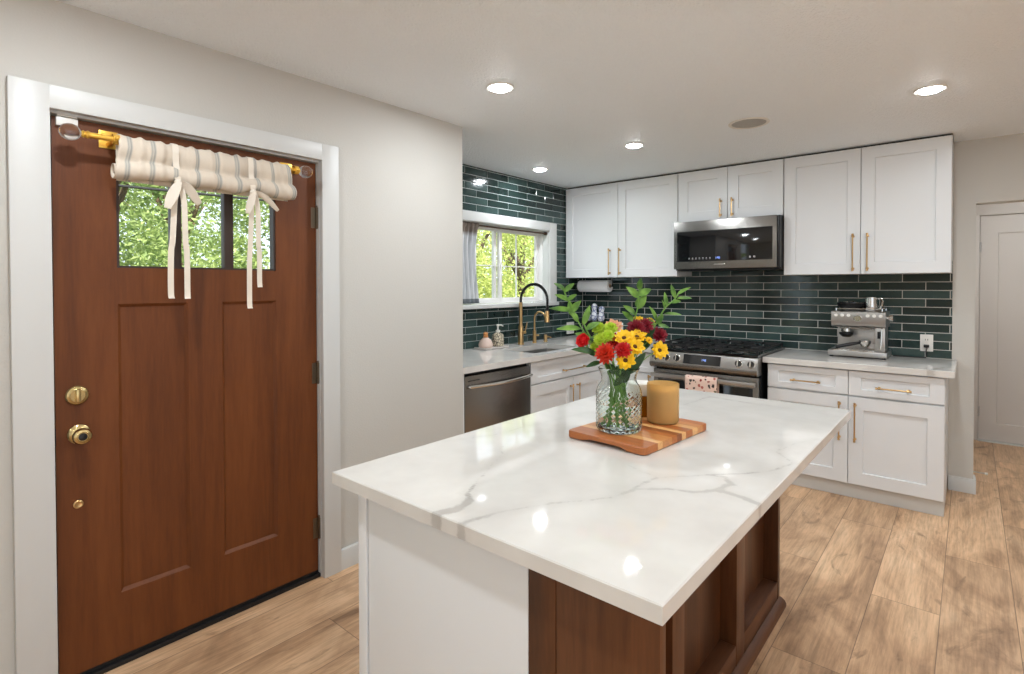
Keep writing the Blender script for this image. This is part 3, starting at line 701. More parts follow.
# ================================================================== RANGE
t = thing('gas_range', 'black and stainless slide-in gas range with five knobs', 'range', (-1.575, 4.5, 0))
RX0, RX1 = -1.980, -1.156
b = B(); b.box(RX0 + .004, RX1 - .004, 4.20, 4.86, .02, .905, .002); b.build('body', M['black'], t)
b = B(); b.prism([(RX0, 4.105, .915), (RX0, 4.105, .925), (RX0, 4.125, .929), (RX0, 4.86, .929), (RX0, 4.86, .9055), (RX0, 4.125, .9055)], (RX1 - RX0, 0, 0)); b.build('cooktop', M['bglass'], t)
b = B(); b.prism([(RX0, 4.112, .9045), (RX0, 4.082, .812), (RX0, 4.088, .790), (RX0, 4.110, .776), (RX0, 4.199, .776), (RX0, 4.199, .9045)], (RX1 - RX0, 0, 0))
cp = b.build('control_panel', M['steel'], t)
b = B(); b.prism([(RX0 + .0, 4.0835, .8215), (RX0, 4.0795, .809), (RX0, 4.0855, .787), (RX0, 4.108, .7735), (RX0, 4.112, .776), (RX0, 4.089, .790), (RX0, 4.083, .811)], (RX1 - RX0, 0, 0)); b.build('panel_lip', M['dsteel'], t)
def slant(z): return 4.082 + (z - .812) * (.030 / .0925)
b = B(); b.prism([(-1.702, slant(.826) - .0015, .826), (-1.702, slant(.897) - .0015, .897), (-1.702, slant(.897) + .002, .897), (-1.702, slant(.826) + .002, .826)], (.285, 0, 0)); dsp = b.build('display', M['bglass'], t)
def digits(x, y, z, hgt, txt, parent, tilt=0, m=None):
    """seven-segment digits on a face looking along -y"""
    S = {'0': 'abcdef', '1': 'bc', '2': 'abged', '3': 'abgcd', '4': 'fgbc', '5': 'afgcd', '6': 'afgedc', '7': 'abc', '8': 'abcdefg', '9': 'abcdfg'}
    b = B(); wd = hgt * .5; th = hgt * .13
    for ch in txt:
        if ch == ':':
            for q in (.3, .7): b.box(x, x + th, y - .0012 + tilt * q * hgt, y + tilt * q * hgt, z + q * hgt - th / 2, z + q * hgt + th / 2)
            x += th * 2.5; continue
        sg = {'a': (0, wd, hgt - th, hgt), 'd': (0, wd, 0, th), 'g': (0, wd, hgt / 2 - th / 2, hgt / 2 + th / 2), 'f': (0, th, hgt / 2, hgt), 'e': (0, th, 0, hgt / 2), 'b': (wd - th, wd, hgt / 2, hgt), 'c': (wd - th, wd, 0, hgt / 2)}
        for k in S[ch]:
            u0, u1, v0, v1 = sg[k]; vm = (v0 + v1) / 2
            b.box(x + u0, x + u1, y - .0012 + tilt * vm, y + tilt * vm, z + v0, z + v1)
        x += wd * 1.45
    return b.build('clock_digits', m or M['lcd'], parent)
digits(-1.562, slant(.853) - .0016, .853, .016, '1:45', dsp, .324)
for kx in (-1.930, -1.838, -1.752, -1.284, -1.196):
    c = Vector((kx, slant(.858), .858)); ax = Vector((0, -.951, .309))
    k = B().lathe(c, [(0, 0.0005), (.029, .0005), (.029, .005), (.024, .008), (0, .008)], 28, ax).build('knob', M['chrome'], t)
    b = B().lathe(c, [(.0225, .0082), (.0225, .024), (.020, .027), (0, .027)], 28, ax)
    b.build('knob_grip', M['black'], k)
    b = B(); q = c + ax * .027; sd = Vector((.309, .951 * .0, 0)); up_ = Vector((0, .309, .951))
    b.prism([q + up_ * .021 + Vector((-.005, 0, 0)), q + up_ * .021 + Vector((.005, 0, 0)), q - up_ * .021 + Vector((.005, 0, 0)), q - up_ * .021 + Vector((-.005, 0, 0))], ax * .011)
    b.build('knob_bar', M['chrome'], k)
dr = B().box(RX0 + .006, RX1 - .006, 4.145, 4.1995, .205, .757, .006).build('oven_door', M['dsteel'], t)
B().box(RX0 + .045, RX1 - .045, 4.1425, 4.146, .265, .678, .001).build('oven_window', M['bglass'], dr)
b = B(); hz, hy = .716, 4.088
b.box(RX0 + .010, RX1 - .012, hy - .0145, hy + .0145, hz - .0165, hz + .0165, .007)
for x in (RX0 + .05, RX1 - .05): b.box(x - .012, x + .012, hy, 4.1455, hz - .010, hz + .010, .003)
b.build('oven_handle', M['steel'], dr)
B().box(RX0 + .006, RX1 - .006, 4.150, 4.1995, .035, .198, .005).build('bottom_drawer', M['dsteel'], t)
for x in (RX0 + .05, RX1 - .05):
    for y in (4.25, 4.8): B().cyl((x, y, 0), (x, y, .0205), .018, n=12).build('foot', M['black'], t)
# burners and three cast-iron grates
for (x, y, r) in ((-1.82, 4.28, .05), (-1.82, 4.66, .042), (-1.33, 4.28, .055), (-1.33, 4.66, .04), (-1.575, 4.47, .06)):
    bb = B().lathe((x, y, .9292), [(0, 0), (r + .012, 0), (r + .012, .006), (r, .012), (0, .012)], 24).build('burner', M['dsteel'], t)
    B().lathe((x, y, .9413), [(0, 0), (r - .006, 0), (r - .004, .006), (r - .012, .009), (0, .009)], 24).build('burner_cap', M['iron'], bb)
for gx0 in (-1.972, -1.702, -1.432):
    b = B(); gx1 = gx0 + .268; y0, y1 = 4.138, 4.82; z0, z1 = .948, .962; wd = .012
    b.box(gx0, gx0 + wd, y0, y1, z0, z1, .003); b.box(gx1 - wd, gx1, y0, y1, z0, z1, .003); b.box(gx0 + wd, gx1 - wd, y0, y0 + wd, z0, z1, .003); b.box(gx0 + wd, gx1 - wd, y1 - wd, y1, z0, z1, .003)
    b.box(gx0 + wd, gx1 - wd, 4.473, 4.485, z0, z1, .003); xm = (gx0 + gx1) / 2
    for yc in (4.28, 4.66):
        b.box(xm - .006, xm + .006, yc - .12, yc - .035, z0, z1 + .004, .003); b.box(xm - .006, xm + .006, yc + .035, yc + .12, z0, z1 + .004, .003)
        b.box(gx0 + wd, xm - .04, yc - .006, yc + .006, z0, z1 + .004, .003); b.box(xm + .04, gx1 - wd, yc - .006, yc + .006, z0, z1 + .004, .003)
    for x in (gx0 + .006, gx1 - .006):
        for y in (y0 + .008, y1 - .008): b.box(x - .006, x + .006, y - .008, y + .008, .9293, z0 + .002)
    b.build('grate', M['iron'], t)

# dish towel over the oven handle
b = B(); X0, X1 = -1.676, -1.432; n = 20
def tw(u, s):     # s along the cloth from back hem over the bar to front hem
    x = X0 + (X1 - X0) * u; fold = .0035 * math.sin(u * 9) * min(1, abs(s - .38) * 4)
    R_ = .0235
    if s < .30: return (x, hy + R_ + fold * .3, hz - .22 * (1 - s / .30))
    if s < .44: a = PI * (s - .30) / .14; return (x, hy + R_ * math.cos(a), hz + R_ * math.sin(a))
    k = (s - .44) / .56; return (x + .004 * math.sin(k * 3), hy - R_ - abs(fold) - .004 * k, hz - .30 * k)
b.grid([[tw(i / n, s / 36) for i in range(n + 1)] for s in range(37)])
o = b.build('dish_towel', M['towel'], smooth=180); sol = o.modifiers.new('thick', 'SOLIDIFY'); sol.thickness = .0025; sol.offset = 1
tag(o, 'pink floral dish towel hanging over the oven handle', 'towel')

# ================================================================== MICROWAVE
t = thing('microwave', 'dark stainless over-range microwave with black glass door', 'microwave', (-1.52, 4.67, 1.562))
MX0, MX1 = -1.943, -1.103; my = 4.462
B().box(MX0 + .002, MX1 - .002, 4.505, YW - .0135, 1.562, 1.972, .002).build('body', M['black'], t)
d = B().box(MX0, MX1 - .021, my, 4.504, 1.572, 1.972, .005).build('door', M['dsteel'], t)
B().box(MX0 + .030, MX1 - .052, my - .0022, my + .001, 1.634, 1.888, .001).build('door_glass', M['bglass'], d)
B().box(MX1 - .019, MX1, my + .008, 4.504, 1.572, 1.970, .004).build('door_edge', M['black'], t)
B().box(-1.60, -1.51, my - .0015, my + .001, 1.603, 1.611, .0005).build('badge', M['chrome'], d)
g_ = [c for c in d.children if c.name.startswith('door_glass')][0]
digits(-1.590, my - .0024, 1.652, .017, '1:45', g_)
b = B()
for k in range(7):
    x = -1.812 + k * .029; b.box(x, x + .013, my - .0031, my - .0021, 1.652, 1.655); b.box(x + .002, x + .011, my - .0031, my - .0021, 1.659, 1.666)
b.build('touch_icons', M['icon'], g_); b = B()
for k in range(2): b.box(-1.325 + k * .032, -1.311 + k * .032, my - .0031, my - .0021, 1.652, 1.666)
b.build('start_icons', M['icon'], g_)
b = B(); b.box(MX0 + .03, MX1 - .03, my + .02, 4.62, 1.556, 1.5615); b.build('vent_grille', M['iron'], t)
B().box(MX0 + .06, -1.72, 4.64, 4.80, 1.557, 1.5615).build('grease_filter', M['steel'], t)
B().box(-1.33, MX1 - .06, 4.64, 4.80, 1.557, 1.5615).build('grease_filter', M['steel'], t)

# ================================================================== ESPRESSO MACHINE
t = thing('espresso_machine', 'stainless espresso machine on the worktop right of the range', 'coffee machine', (-.61, 4.68, .912))
ex0, ex1, eyf, eyb = -.772, -.452, 4.565, 4.84
b = B(); b.box(-.795, -.437, 4.545, eyb, .922, .962, .006); tr_ = b.build('base', M['steel'], t)
b = B(); b.box(-.765, -.51, 4.552, 4.70, .9605, .966, .001)
for k in range(9): b.box(-.755 + k * .027, -.741 + k * .027, 4.556, 4.69, .9655, .968)
b.build('drip_tray', M['chrome'], tr_)
for x in (-.775, -.457):
    for y in (4.57, 4.815): B().cyl((x, y, .912), (x, y, .9225), .013, n=14).build('foot', M['black'], t)
B().box(-.757, -.458, 4.70, eyb - .004, .9625, 1.130, .004).build('back_panel', M['steel'], t)
B().box(-.512, -.452, 4.585, 4.6995, .9625, 1.130, .005).build('side_column', M['steel'], t)
b = B(); b.prism([(ex0 - .004, eyf, 1.142), (ex0 - .004, eyf - .012, 1.178), (ex0 - .004, eyf - .006, 1.240), (ex0 - .004, eyf + .004, 1.246), (ex0 - .004, eyb, 1.246), (ex0 - .004, eyb, 1.1305), (ex0 - .004, eyf + .02, 1.1305)], (ex1 - ex0 + .008, 0, 0))
hd = b.build('head', M['steel'], t)
b = B(); b.prism([(ex0 + .02, eyf + .025, 1.1303), (ex0 + .05, eyf + .025, 1.118), (ex1 - .08, eyf + .025, 1.118), (ex1 - .05, eyf + .025, 1.1303)], (0, .12, 0)); b.build('shroud', M['dsteel'], t)
B().lathe((-.690, 4.62, 1.1178), [(.032, 0), (.032, -.022), (.026, -.028), (0, -.028)], 24).build('group_head', M['chrome'], t)
B().lathe((-.690, 4.62, 1.0895), [(.046, 0), (.046, -.014), (.026, -.034), (0, -.034)], 24).build('grinder_cradle', M['black'], t)
B().box(-.497, -.475, 4.5835, 4.586, 1.055, 1.105, .001).build('dose_slot', M['black'], t)
# portafilter resting in the cradle
pf = B().lathe((-.575, 4.615, 1.022), [(.0, .014), (.036, .014), (.036, -.008), (.024, -.028), (.010, -.034), (0, -.034)], 24).build('portafilter', M['chrome'], t)
B().tube([(-.608, 4.602, 1.018), (-.66, 4.578, 1.006), (-.745, 4.548, .985)], [.009, .013, .012], 12).build('portafilter_handle', M['black'], pf)
B().lathe((-.611, eyf - .0095, 1.196), [(0, 0), (.026, 0), (.026, .007), (.022, .010), (.020, .007), (0, .007)], 28, (0, -1, .05)).build('pressure_gauge', M['chrome'], hd)
for bx_ in (-.745, -.708, -.668, -.553, -.514, -.476):
    B().lathe((bx_, eyf - .0085, 1.215), [(0, 0), (.0115, 0), (.0115, .006), (.009, .008), (0, .008)], 20, (0, -1, .08)).build('button', M['white'], hd)
B().tube([(-.470, 4.575, 1.13), (-.470, 4.56, 1.12), (-.472, 4.552, 1.02), (-.476, 4.545, .985)], .006, 10).build('steam_wand', M['chrome'], t)
kn_ = B().lathe((ex1 + .0045, 4.66, 1.198), [(0, 0), (.012, 0), (.012, .012), (.024, .014), (.025, .030), (.022, .034), (0, .034)], 24, (1, 0, 0)).build('steam_dial', M['chrome'], t)
b = B()
for (p, q) in (((ex0 + .02, eyf + .03, 1.262), (ex1 - .02, eyf + .03, 1.262)), ((ex0 + .02, eyb - .02, 1.262), (ex1 - .02, eyb - .02, 1.262)), ((ex1 - .02, eyf + .03, 1.262), (ex1 - .02, eyb - .02, 1.262)), ((ex0 + .02, eyf + .03, 1.262), (ex0 + .02, eyb - .02, 1.262))): b.cyl(p, q, .004, n=8)
for x in (ex0 + .02, ex1 - .02):
    for y in (eyf + .03, eyb - .02): b.cyl((x, y, 1.2455), (x, y, 1.266), .005, n=8)
b.build('cup_rail', M['chrome'], t)
hp = B().lathe((-.675, 4.71, 1.2462), [(0, 0), (.060, 0), (.066, .012), (.084, .03), (.088, .052), (.085, .055), (0, .055)], 28).build('bean_hopper', M['black'], t)
B().lathe((-.675, 4.71, 1.3016), [(0, 0), (.086, 0), (.086, .007), (.02, .010), (.018, .016), (0, .016)], 28).build('hopper_lid', M['bglass'], hp)
# milk jug on top
t = thing('milk_jug', 'small steel milk jug standing on top of espresso machine', 'jug', (-.549, 4.70, 1.2465))
jb_ = B().lathe((-.549, 4.70, 1.2467), [(0, 0), (.041, 0), (.043, .004), (.041, .05), (.036, .085), (.037, .098), (.035, .098), (.034, .085), (.039, .05), (.040, .006), (0, .005)], 32).build('body', M['chrome'], t)
B().tube([(-.511, 4.70, 1.335), (-.488, 4.695, 1.338), (-.478, 4.693, 1.318), (-.482, 4.695, 1.285), (-.498, 4.70, 1.265), (-.5065, 4.70, 1.262)], .0062, 10).build('handle', M['chrome'], t)

# outlets and the machine's cord
def plate(name, label, c, ax, hw=.037):
    t = thing(name, label, 'outlet', c); x, y, z = c
    def bx(b, u0, u1, v0, v1, w0, w1, bev=0):
        if ax == 'y': b.box(x + u0, x + u1, y - w1, y - w0, z + v0, z + v1, bev)
        else: b.box(x + w0, x + w1, y + u0, y + u1, z + v0, z + v1, bev)
        return b
    bx(B(), -hw, hw, -.06, .06, .0003, .006, .002).build('cover_plate', M['white'], t)
    for v in (-.022, .022):
        r = bx(B(), -.016, .016, v - .016, v + .016, .0062, .0075, .0005).build('receptacle', M['white'], t)
        b = B(); bx(b, -.008, -.005, v - .004, v + .007, .0076, .0079); bx(b, .005, .008, v - .004, v + .007, .0076, .0079); b.build('slots', M['black'], r)
    return t
plate('wall_outlet', 'white outlet with black plug on the green tile by the wall end', (-.236, YW - .0125, 1.020), 'y')
plate('wall_outlet', 'white outlet plate on the window wall tile beside the corner', (XW - .0006, 4.64, 1.00), 'x', .066)
plate('wall_outlet', 'white outlet plate on back wall tile behind the flowers', (-2.70, YW - .0125, 1.00), 'y', .05)
t = thing('power_cord', 'black plug and grey cord at the outlet by the wall end', 'cord', (-.224, 4.86, .94))
B().box(-.252, -.220, 4.846, YW - .0205, .988, 1.009, .004).build('plug', M['black'], t)
B().tube([(-.236, 4.848, .995), (-.232, 4.838, .985), (-.238, 4.845, .96), (-.236, 4.86, .93), (-.238, 4.85, .9165), (-.30, 4.84, .9165), (-.36, 4.85, .9165), (-.43, 4.846, .9165)], .004, 8).build('cable', M['cable'], t)

# ================================================================== SINK SIDE
def arc(c, r, a0, a1, n, ex, ez=(0, 0, 1)):
    ex, ez, c = Vector(ex), Vector(ez), Vector(c)
    return [c + ex * r * math.cos(math.radians(a0 + (a1 - a0) * k / n)) + ez * r * math.sin(math.radians(a0 + (a1 - a0) * k / n)) for k in range(n + 1)]
fx, fy = -3.032, 3.715
t = thing('kitchen_faucet', 'tall brass faucet with black spring arch behind the sink', 'faucet', (fx, fy, .912))
B().lathe((fx, fy, .9125), [(0, 0), (.030, 0), (.030, .006), (.025, .010), (.0235, .16), (.019, .168), (0, .168)], 24).build('base', M['brass'], t)
B().cyl((fx, fy, 1.0805), (fx, fy, 1.285), .0165, n=20).build('column', M['brass'], t)
r = .1465; R1 = arc((fx + r, fy, 1.300), r, 180, 0, 40, (1, 0, 0))
hose = [Vector((fx, fy, 1.286))] + R1 + [Vector((fx + 2 * r, fy, 1.28)), Vector((fx + 2 * r - .003, fy, 1.218))]
# a coil wound round the hose
b = B(); b.tube(hose, .0085, 10)
pts = []; N = 520
L_ = [0]
for i in range(1, len(hose)): L_.append(L_[-1] + (hose[i] - hose[i - 1]).length)
for k in range(N + 1):
    s = L_[-1] * k / N; i = max(j for j in range(len(L_) - 1) if L_[j] <= s + 1e-9); q = (s - L_[i]) / (L_[i + 1] - L_[i])
    p = hose[i].lerp(hose[i + 1], q); tg = (hose[i + 1] - hose[i]).normalized(); nb = Vector((0, 1, 0)); nn = tg.cross(nb)
    a = 2 * PI * k / 8; pts.append(p + (nn * math.cos(a) + nb * math.sin(a)) * .0118)
b.tube(pts, .0026, 5); b.build('spring_hose', M['black'], t)
B().lathe((fx + 2 * r - .003, fy, 1.2175), [(0, 0), (.014, 0), (.019, -.012), (.019, -.07), (.0225, -.078), (.0225, -.096), (0, -.096)], 20).build('spray_head', M['brass'], t)
B().tube([(fx + .0238, fy, 1.02), (fx + .05, fy + .002, 1.022), (fx + .056, fy + .003, 1.022)], [.012, .012, .010], 12).build('lever_hub', M['brass'], t)
B().tube([(fx + .048, fy + .002, 1.0345), (fx + .060, fy + .006, 1.08), (fx + .066, fy + .008, 1.115)], [.005, .0045, .0035], 8).build('lever', M['brass'], t)
# filter tap
fx, fy = -3.014, 3.89
t = thing('filter_tap', 'small brass gooseneck filter tap right of the tall faucet', 'tap', (fx, fy, .912))
B().lathe((fx, fy, .9125), [(0, 0), (.022, 0), (.022, .005), (.017, .008), (.016, .11), (.010, .118), (0, .118)], 20).build('base', M['brass'], t)
r = .062; b = B(); b.tube([Vector((fx, fy, 1.0285)), Vector((fx, fy, 1.09))] + arc((fx + r, fy, 1.135), r, 180, 0, 24, (1, 0, 0)) + [Vector((fx + 2 * r, fy, 1.105))], .0085, 12); b.build('spout', M['brass'], t)
B().tube([(fx + .0165, fy, .985), (fx + .04, fy + .001, .987), (fx + .05, fy + .001, .987)], [.009, .009, .005], 10).build('lever', M['brass'], t)
t = thing('air_gap', 'short brass soap pump cap at the right end of the sink', 'soap pump', (-3.0, 4.04, .912))
B().lathe((-3.0, 4.04, .9125), [(0, 0), (.020, 0), (.020, .004), (.016, .007), (.016, .060), (.013, .066), (0, .066)], 20).build('body', M['brass'], t)
B().tube([(-2.986, 4.04, .96), (-2.955, 4.04, .962), (-2.935, 4.04, .955)], [.006, .006, .0045], 8).build('nozzle', M['brass'], t)

# soap tray with two bottles
M['stone'] = mat('pale stone', rgb(196, 188, 182), .6, var=.06, vscale=30)
M['cer'] = mat('pale blush ceramic', rgb(214, 190, 176), .45, var=.08, vscale=12)
M['orange'] = mat('orange wood knob', rgb(208, 142, 84), .45)
def pattern_mat(name, a, c, sc, lo=.45):
    m = bpy.data.materials.new(name); m.use_nodes = True; t = NT(m); p = t.n['Principled BSDF']
    vo = t.add('ShaderNodeTexVoronoi', feature='DISTANCE_TO_EDGE', i_Vector=t.coords(), i_Scale=sc)
    t.l.new(t.ramp(vo.outputs['Distance'], [(.06, c), (.12, a)]), p.inputs['Base Color']); p.inputs['Roughness'].default_value = .3; return m
M['delft'] = pattern_mat('white blue pattern', rgb(232, 232, 236), rgb(120, 130, 168), 26)
M['soap'] = pattern_mat('cream black gold pattern', rgb(214, 202, 178), rgb(70, 62, 48), 48)
t = thing('soap_tray', 'low pale stone tray left of the faucet holding two bottles', 'tray', (-3.02, 3.33, .912))
b = B(); b.box(-3.085, -2.955, 3.175, 3.46, .9145, .926, .004); b.box(-3.085, -2.955, 3.175, 3.183, .924, .931, .002); b.box(-3.085, -2.955, 3.452, 3.46, .924, .931, .002); b.build('tray', M['stone'], t)
for y in (3.2, 3.43): B().box(-3.07, -2.97, y - .01, y + .01, .9122, .9148).build('foot', M['stone'], t)
t = thing('dish_brush', 'blush domed dish brush with orange knob on the stone tray', 'brush', (-3.02, 3.245, .9265))
B().lathe((-3.02, 3.245, .9265), [(0, 0), (.052, 0), (.060, .012), (.060, .030), (.048, .058), (.026, .078), (.018, .084), (0, .084)], 28).build('dome', M['cer'], t)
B().lathe((-3.02, 3.245, 1.0108), [(0, 0), (.018, 0), (.021, .011), (.014, .018), (.020, .028), (.017, .040), (0, .045)], 24).build('knob', M['orange'], t)
t = thing('soap_bottle', 'patterned cream soap bottle with white pump on stone tray', 'soap bottle', (-3.02, 3.395, .9265))
B().lathe((-3.02, 3.395, .9265), [(0, 0), (.046, 0), (.050, .006), (.050, .085), (.042, .102), (.024, .112), (.018, .116), (0, .116)], 28).build('bottle', M['soap'], t)
b = B(); b.lathe((-3.02, 3.395, 1.043), [(0, 0), (.019, 0), (.019, .018), (.007, .022), (.007, .05), (.013, .053), (.012, .066), (0, .068)], 18); b.tube([(-3.02, 3.395, 1.102), (-2.995, 3.405, 1.104), (-2.975, 3.412, 1.096)], [.007, .006, .004], 8)
b.build('pump', M['white'], t)

# cafe curtain on its rod
rod = B(); rod.cyl((XW - .03, WY0 + .0065, 1.943), (XW - .03, WY1 - .0065, 1.943), .0075, n=12)
rod.cyl((XW - .03, WY1 - .030, 1.943), (XW - .03, WY1 - .0065, 1.943), .016, n=16); rod.cyl((XW - .03, WY0 + .0065, 1.943), (XW - .03, WY0 + .03, 1.943), .016, n=16)
tag(rod.build('tension_rod', M['rod']), 'thin bronze tension rod across the sink window top', 'curtain rod')
t = thing('cafe_curtain', 'grey and white gathered curtain at left of the sink window', 'curtain', (XW - .03, 3.2, 1.285))
b = B(); n = 60; rows = []
for s in range(30):
    k = s / 29; z = 1.287 + (1.965 - 1.287) * k; row = []
    for i in range(n + 1):
        u = i / n; wd = .30 - .05 * math.sin(k * 3.1); y = 3.02 + wd * u + .008 * math.sin(k * 6)
        amp = .016 * (1 - .45 * abs(k - .5))
        x = XW - .030 + amp * math.sin(u * 2 * PI * 5.5 + .5 * math.sin(k * 4)) + .004 * math.sin(u * 31 + k * 5)
        if abs(z - 1.943) < .022: x = XW - .030 + .0125 * (1 if math.sin(u * 2 * PI * 5.5) > -.2 else .95) + .002 * math.sin(u * 60)
        row.append((x, y, z))
    rows.append(row)
b.grid(rows); o = b.build('curtain_fabric', M['curtain'], t, smooth=180); sd_ = o.modifiers.new('thick', 'SOLIDIFY'); sd_.thickness = .0015

# utensil handles and paper towel in the corner
t = thing('utensil_holder', 'dark utensil block in the back corner behind the flowers', 'utensil holder', (-2.93, 4.80, .912))
B().box(-3.05, -2.81, 4.755, 4.845, .9125, 1.07, .006).build('block', M['black'], t)
for x, z1, lean, lab in ((-3.015, 1.195, -.02, 'left end of the block'), (-2.940, 1.250, .0, 'middle of the block, tallest'), (-2.862, 1.225, .03, 'right end of the block, nearest the range')):
    b = B(); p = [Vector((x + lean * q * .3, 4.80, 1.0705 + (z1 - 1.0705) * q)) for q in [i / 12 for i in range(13)]]
    b.tube(p, [.026, .030, .034, .036, .035, .031, .026, .024, .025, .029, .031, .027, .012], 14)
    tag(b.build('utensil', M['delft'], smooth=180), 'white and blue patterned utensil handle, ' + lab, 'utensil', 'patterned utensils in the corner')
t = thing('paper_towel_holder', 'slim bracket under corner wall cabinet holding paper towel', 'towel holder', (-2.88, 4.72, 1.513))
b = B(); b.cyl((-3.085, 4.72, 1.430), (-2.688, 4.72, 1.430), .006, n=12); b.box(-3.09, -3.084, 4.705, 4.735, 1.42, 1.511, .001); b.box(-2.690, -2.684, 4.705, 4.735, 1.42, 1.511, .001)
b.box(-3.09, -2.684, 4.700, 4.740, 1.5085, 1.5128); b.build('bracket', M['dsteel'], t)
M['paper'] = mat('paper towel', rgb(232, 232, 232), .9, bump=.3, bscale=120); M['card'] = mat('cardboard core', rgb(176, 140, 104), .8)
t = thing('paper_towel_roll', 'white paper towel roll under the corner wall cabinet', 'paper towel', (-2.88, 4.72, 1.43))
B().lathe((-3.06, 4.72, 1.430), [(.021, 0), (.058, 0), (.0595, .004), (.0595, .344), (.058, .348), (.021, .348), (.021, 0)], 32, (1, 0, 0), caps=False).build('paper', M['paper'], t)
B().lathe((-3.062, 4.72, 1.430), [(.018, 0), (.0208, 0), (.0208, .352), (.018, .352), (.018, 0)], 24, (1, 0, 0), caps=False).build('core', M['card'], t)

# ================================================================== FRONT DOOR DRESSING
RX, RZ = XD + .088, 1.962
t = thing('curtain_rod', 'gold curtain rod with clear glass ball ends above the front door', 'curtain rod', (RX, .86, RZ))
b = B(); b.cyl((RX, .49, RZ), (RX, 1.245, RZ), .0105, n=16)
b.build('rod', M['gold'], t)
for s, y0 in ((-1, .49), (1, 1.245)):
    b = B(); b.lathe((RX, y0, RZ), [(0, .0), (.012, 0), (.014, .006), (.010, .012), (.013, .018), (.009, .024), (.0, .024)], 18, (0, s, 0)); b.build('rod_cap', M['gold'], t)
    B().sphere((RX, y0 + s * .054, RZ), .031, (1, 1, .92), 32, 20).build('glass_finial', M['clear'], t)
for y in (.566, 1.250):
    b = B(); b.box(xf + .0003, xf + .005, y - .030, y + .030, RZ - .018, RZ + .046, .0015); b.cyl((xf + .005, y, RZ - .004), (RX - .006, y, RZ - .004), .010, n=14)
    b.lathe((RX, y - .010, RZ), [(.0108, 0), (.019, 0), (.019, .02), (.0108, .02), (.0108, 0)], 20, (0, 1, 0), caps=False)
    b.sphere((RX + .018, y, RZ), .007, u=10, v=8)
    for sz in (-.008, .036): b.cyl((xf + .005, y - .02, RZ + sz), (xf + .0065, y - .02, RZ + sz), .004, n=10)
    b.build('bracket', M['gold'], t)
# tie-up shade: over the rod, down the front, rolled at the hem, pinched by two ties
t = thing('tie_up_shade', 'cream striped tie-up linen shade rolled above the door glass', 'shade', (RX, .893, RZ))
TY = (.752, 1.038)
def shade():
    b = B(); n = 130; rows = []; us = []
    for i in range(n + 1):
        u = i / n; y = .569 + .647 * u
        pin = sum(math.exp(-((y - ty) / .035) ** 2) for ty in TY)
        wv = .003 * math.sin(u * 70) + .002 * math.sin(u * 117 + 1)
        P = []
        # behind the rod, over the top, down the front
        P.append((RX - .012, RZ - .145)); P.append((RX - .0135, RZ - .07)); P.append((RX - .0135, RZ))
        P.append((RX - .009, RZ + .014 + wv)); P.append((RX + .001, RZ + .019 + wv)); P.append((RX + .010, RZ + .013 + wv))
        f = RX + .0135 + wv
        for q in range(1, 8):
            zz = RZ + .008 - .078 * q / 7; P.append((f + .013 * math.sin(PI * q / 7) * (1 - .6 * pin) - .022 * pin * (q / 7) ** 2, zz))
        # the roll
        cz = RZ - .108 + .010 * pin; rr_ = .036 - .004 * pin; cx_ = f - .010
        for q in range(0, 22):
            a = math.radians(68 - 21.5 * q * 1.05); rq = rr_ * (1 - .022 * q)
            P.append((cx_ + rq * 1.02 * math.cos(a), cz + rq * math.sin(a) * 1.0 - .004 * math.sin(u * 21 + 1)))
        dx = -.018 * ((1 - u) ** 14) ; e = .010 * math.exp(-u / .03)
        rows.append([(p[0], y + (u - .42) * .034 * min(1, max(0, (k - 8) / 8)), p[1]) for k, p in enumerate(P)])
        us += [u * 8.6 + .02] * len(P)
    b.grid(rows); return b, us
b, us = shade(); o = b.build('linen', M['linen'], t, smooth=180, fixn=False)
o.data.attributes.new('cloth_u', 'FLOAT', 'POINT').data.foreach_set('value', us)
sm = o.modifiers.new('thick', 'SOLIDIFY'); sm.thickness = .0016
def ribbon(path, wdt, wdir):
    """flat cloth strip with thickness"""
    b = B(); rows = []; path = [Vector(p) for p in path]
    for i, p in enumerate(path):
        wv = Vector(wdir[i] if isinstance(wdir, list) else wdir).normalized() * (wdt[i] if isinstance(wdt, list) else wdt) / 2
        tg = (path[min(i + 1, len(path) - 1)] - path[max(0, i - 1)]).normalized(); nn = tg.cross(wv).normalized() * .0009
        rows.append([p - wv - nn, p + wv - nn, p + wv + nn, p - wv + nn])
    V = b.grid(rows, closed_u=True); b.cap(V[0][::-1]); b.cap(V[-1]); return b
def catmull(P, n=6):
    P = [Vector(p) for p in P]; out = []
    for i in range(len(P) - 1):
        a, b_, c, d = P[max(i - 1, 0)], P[i], P[i + 1], P[min(i + 2, len(P) - 1)]
        for k in range(n):
            q = k / n; out.append(.5 * ((2 * b_) + (c - a) * q + (2 * a - 5 * b_ + 4 * c - d) * q * q + (3 * b_ - a - 3 * c + d) * q ** 3))
    return out + [P[-1]]
ff = RX + .030
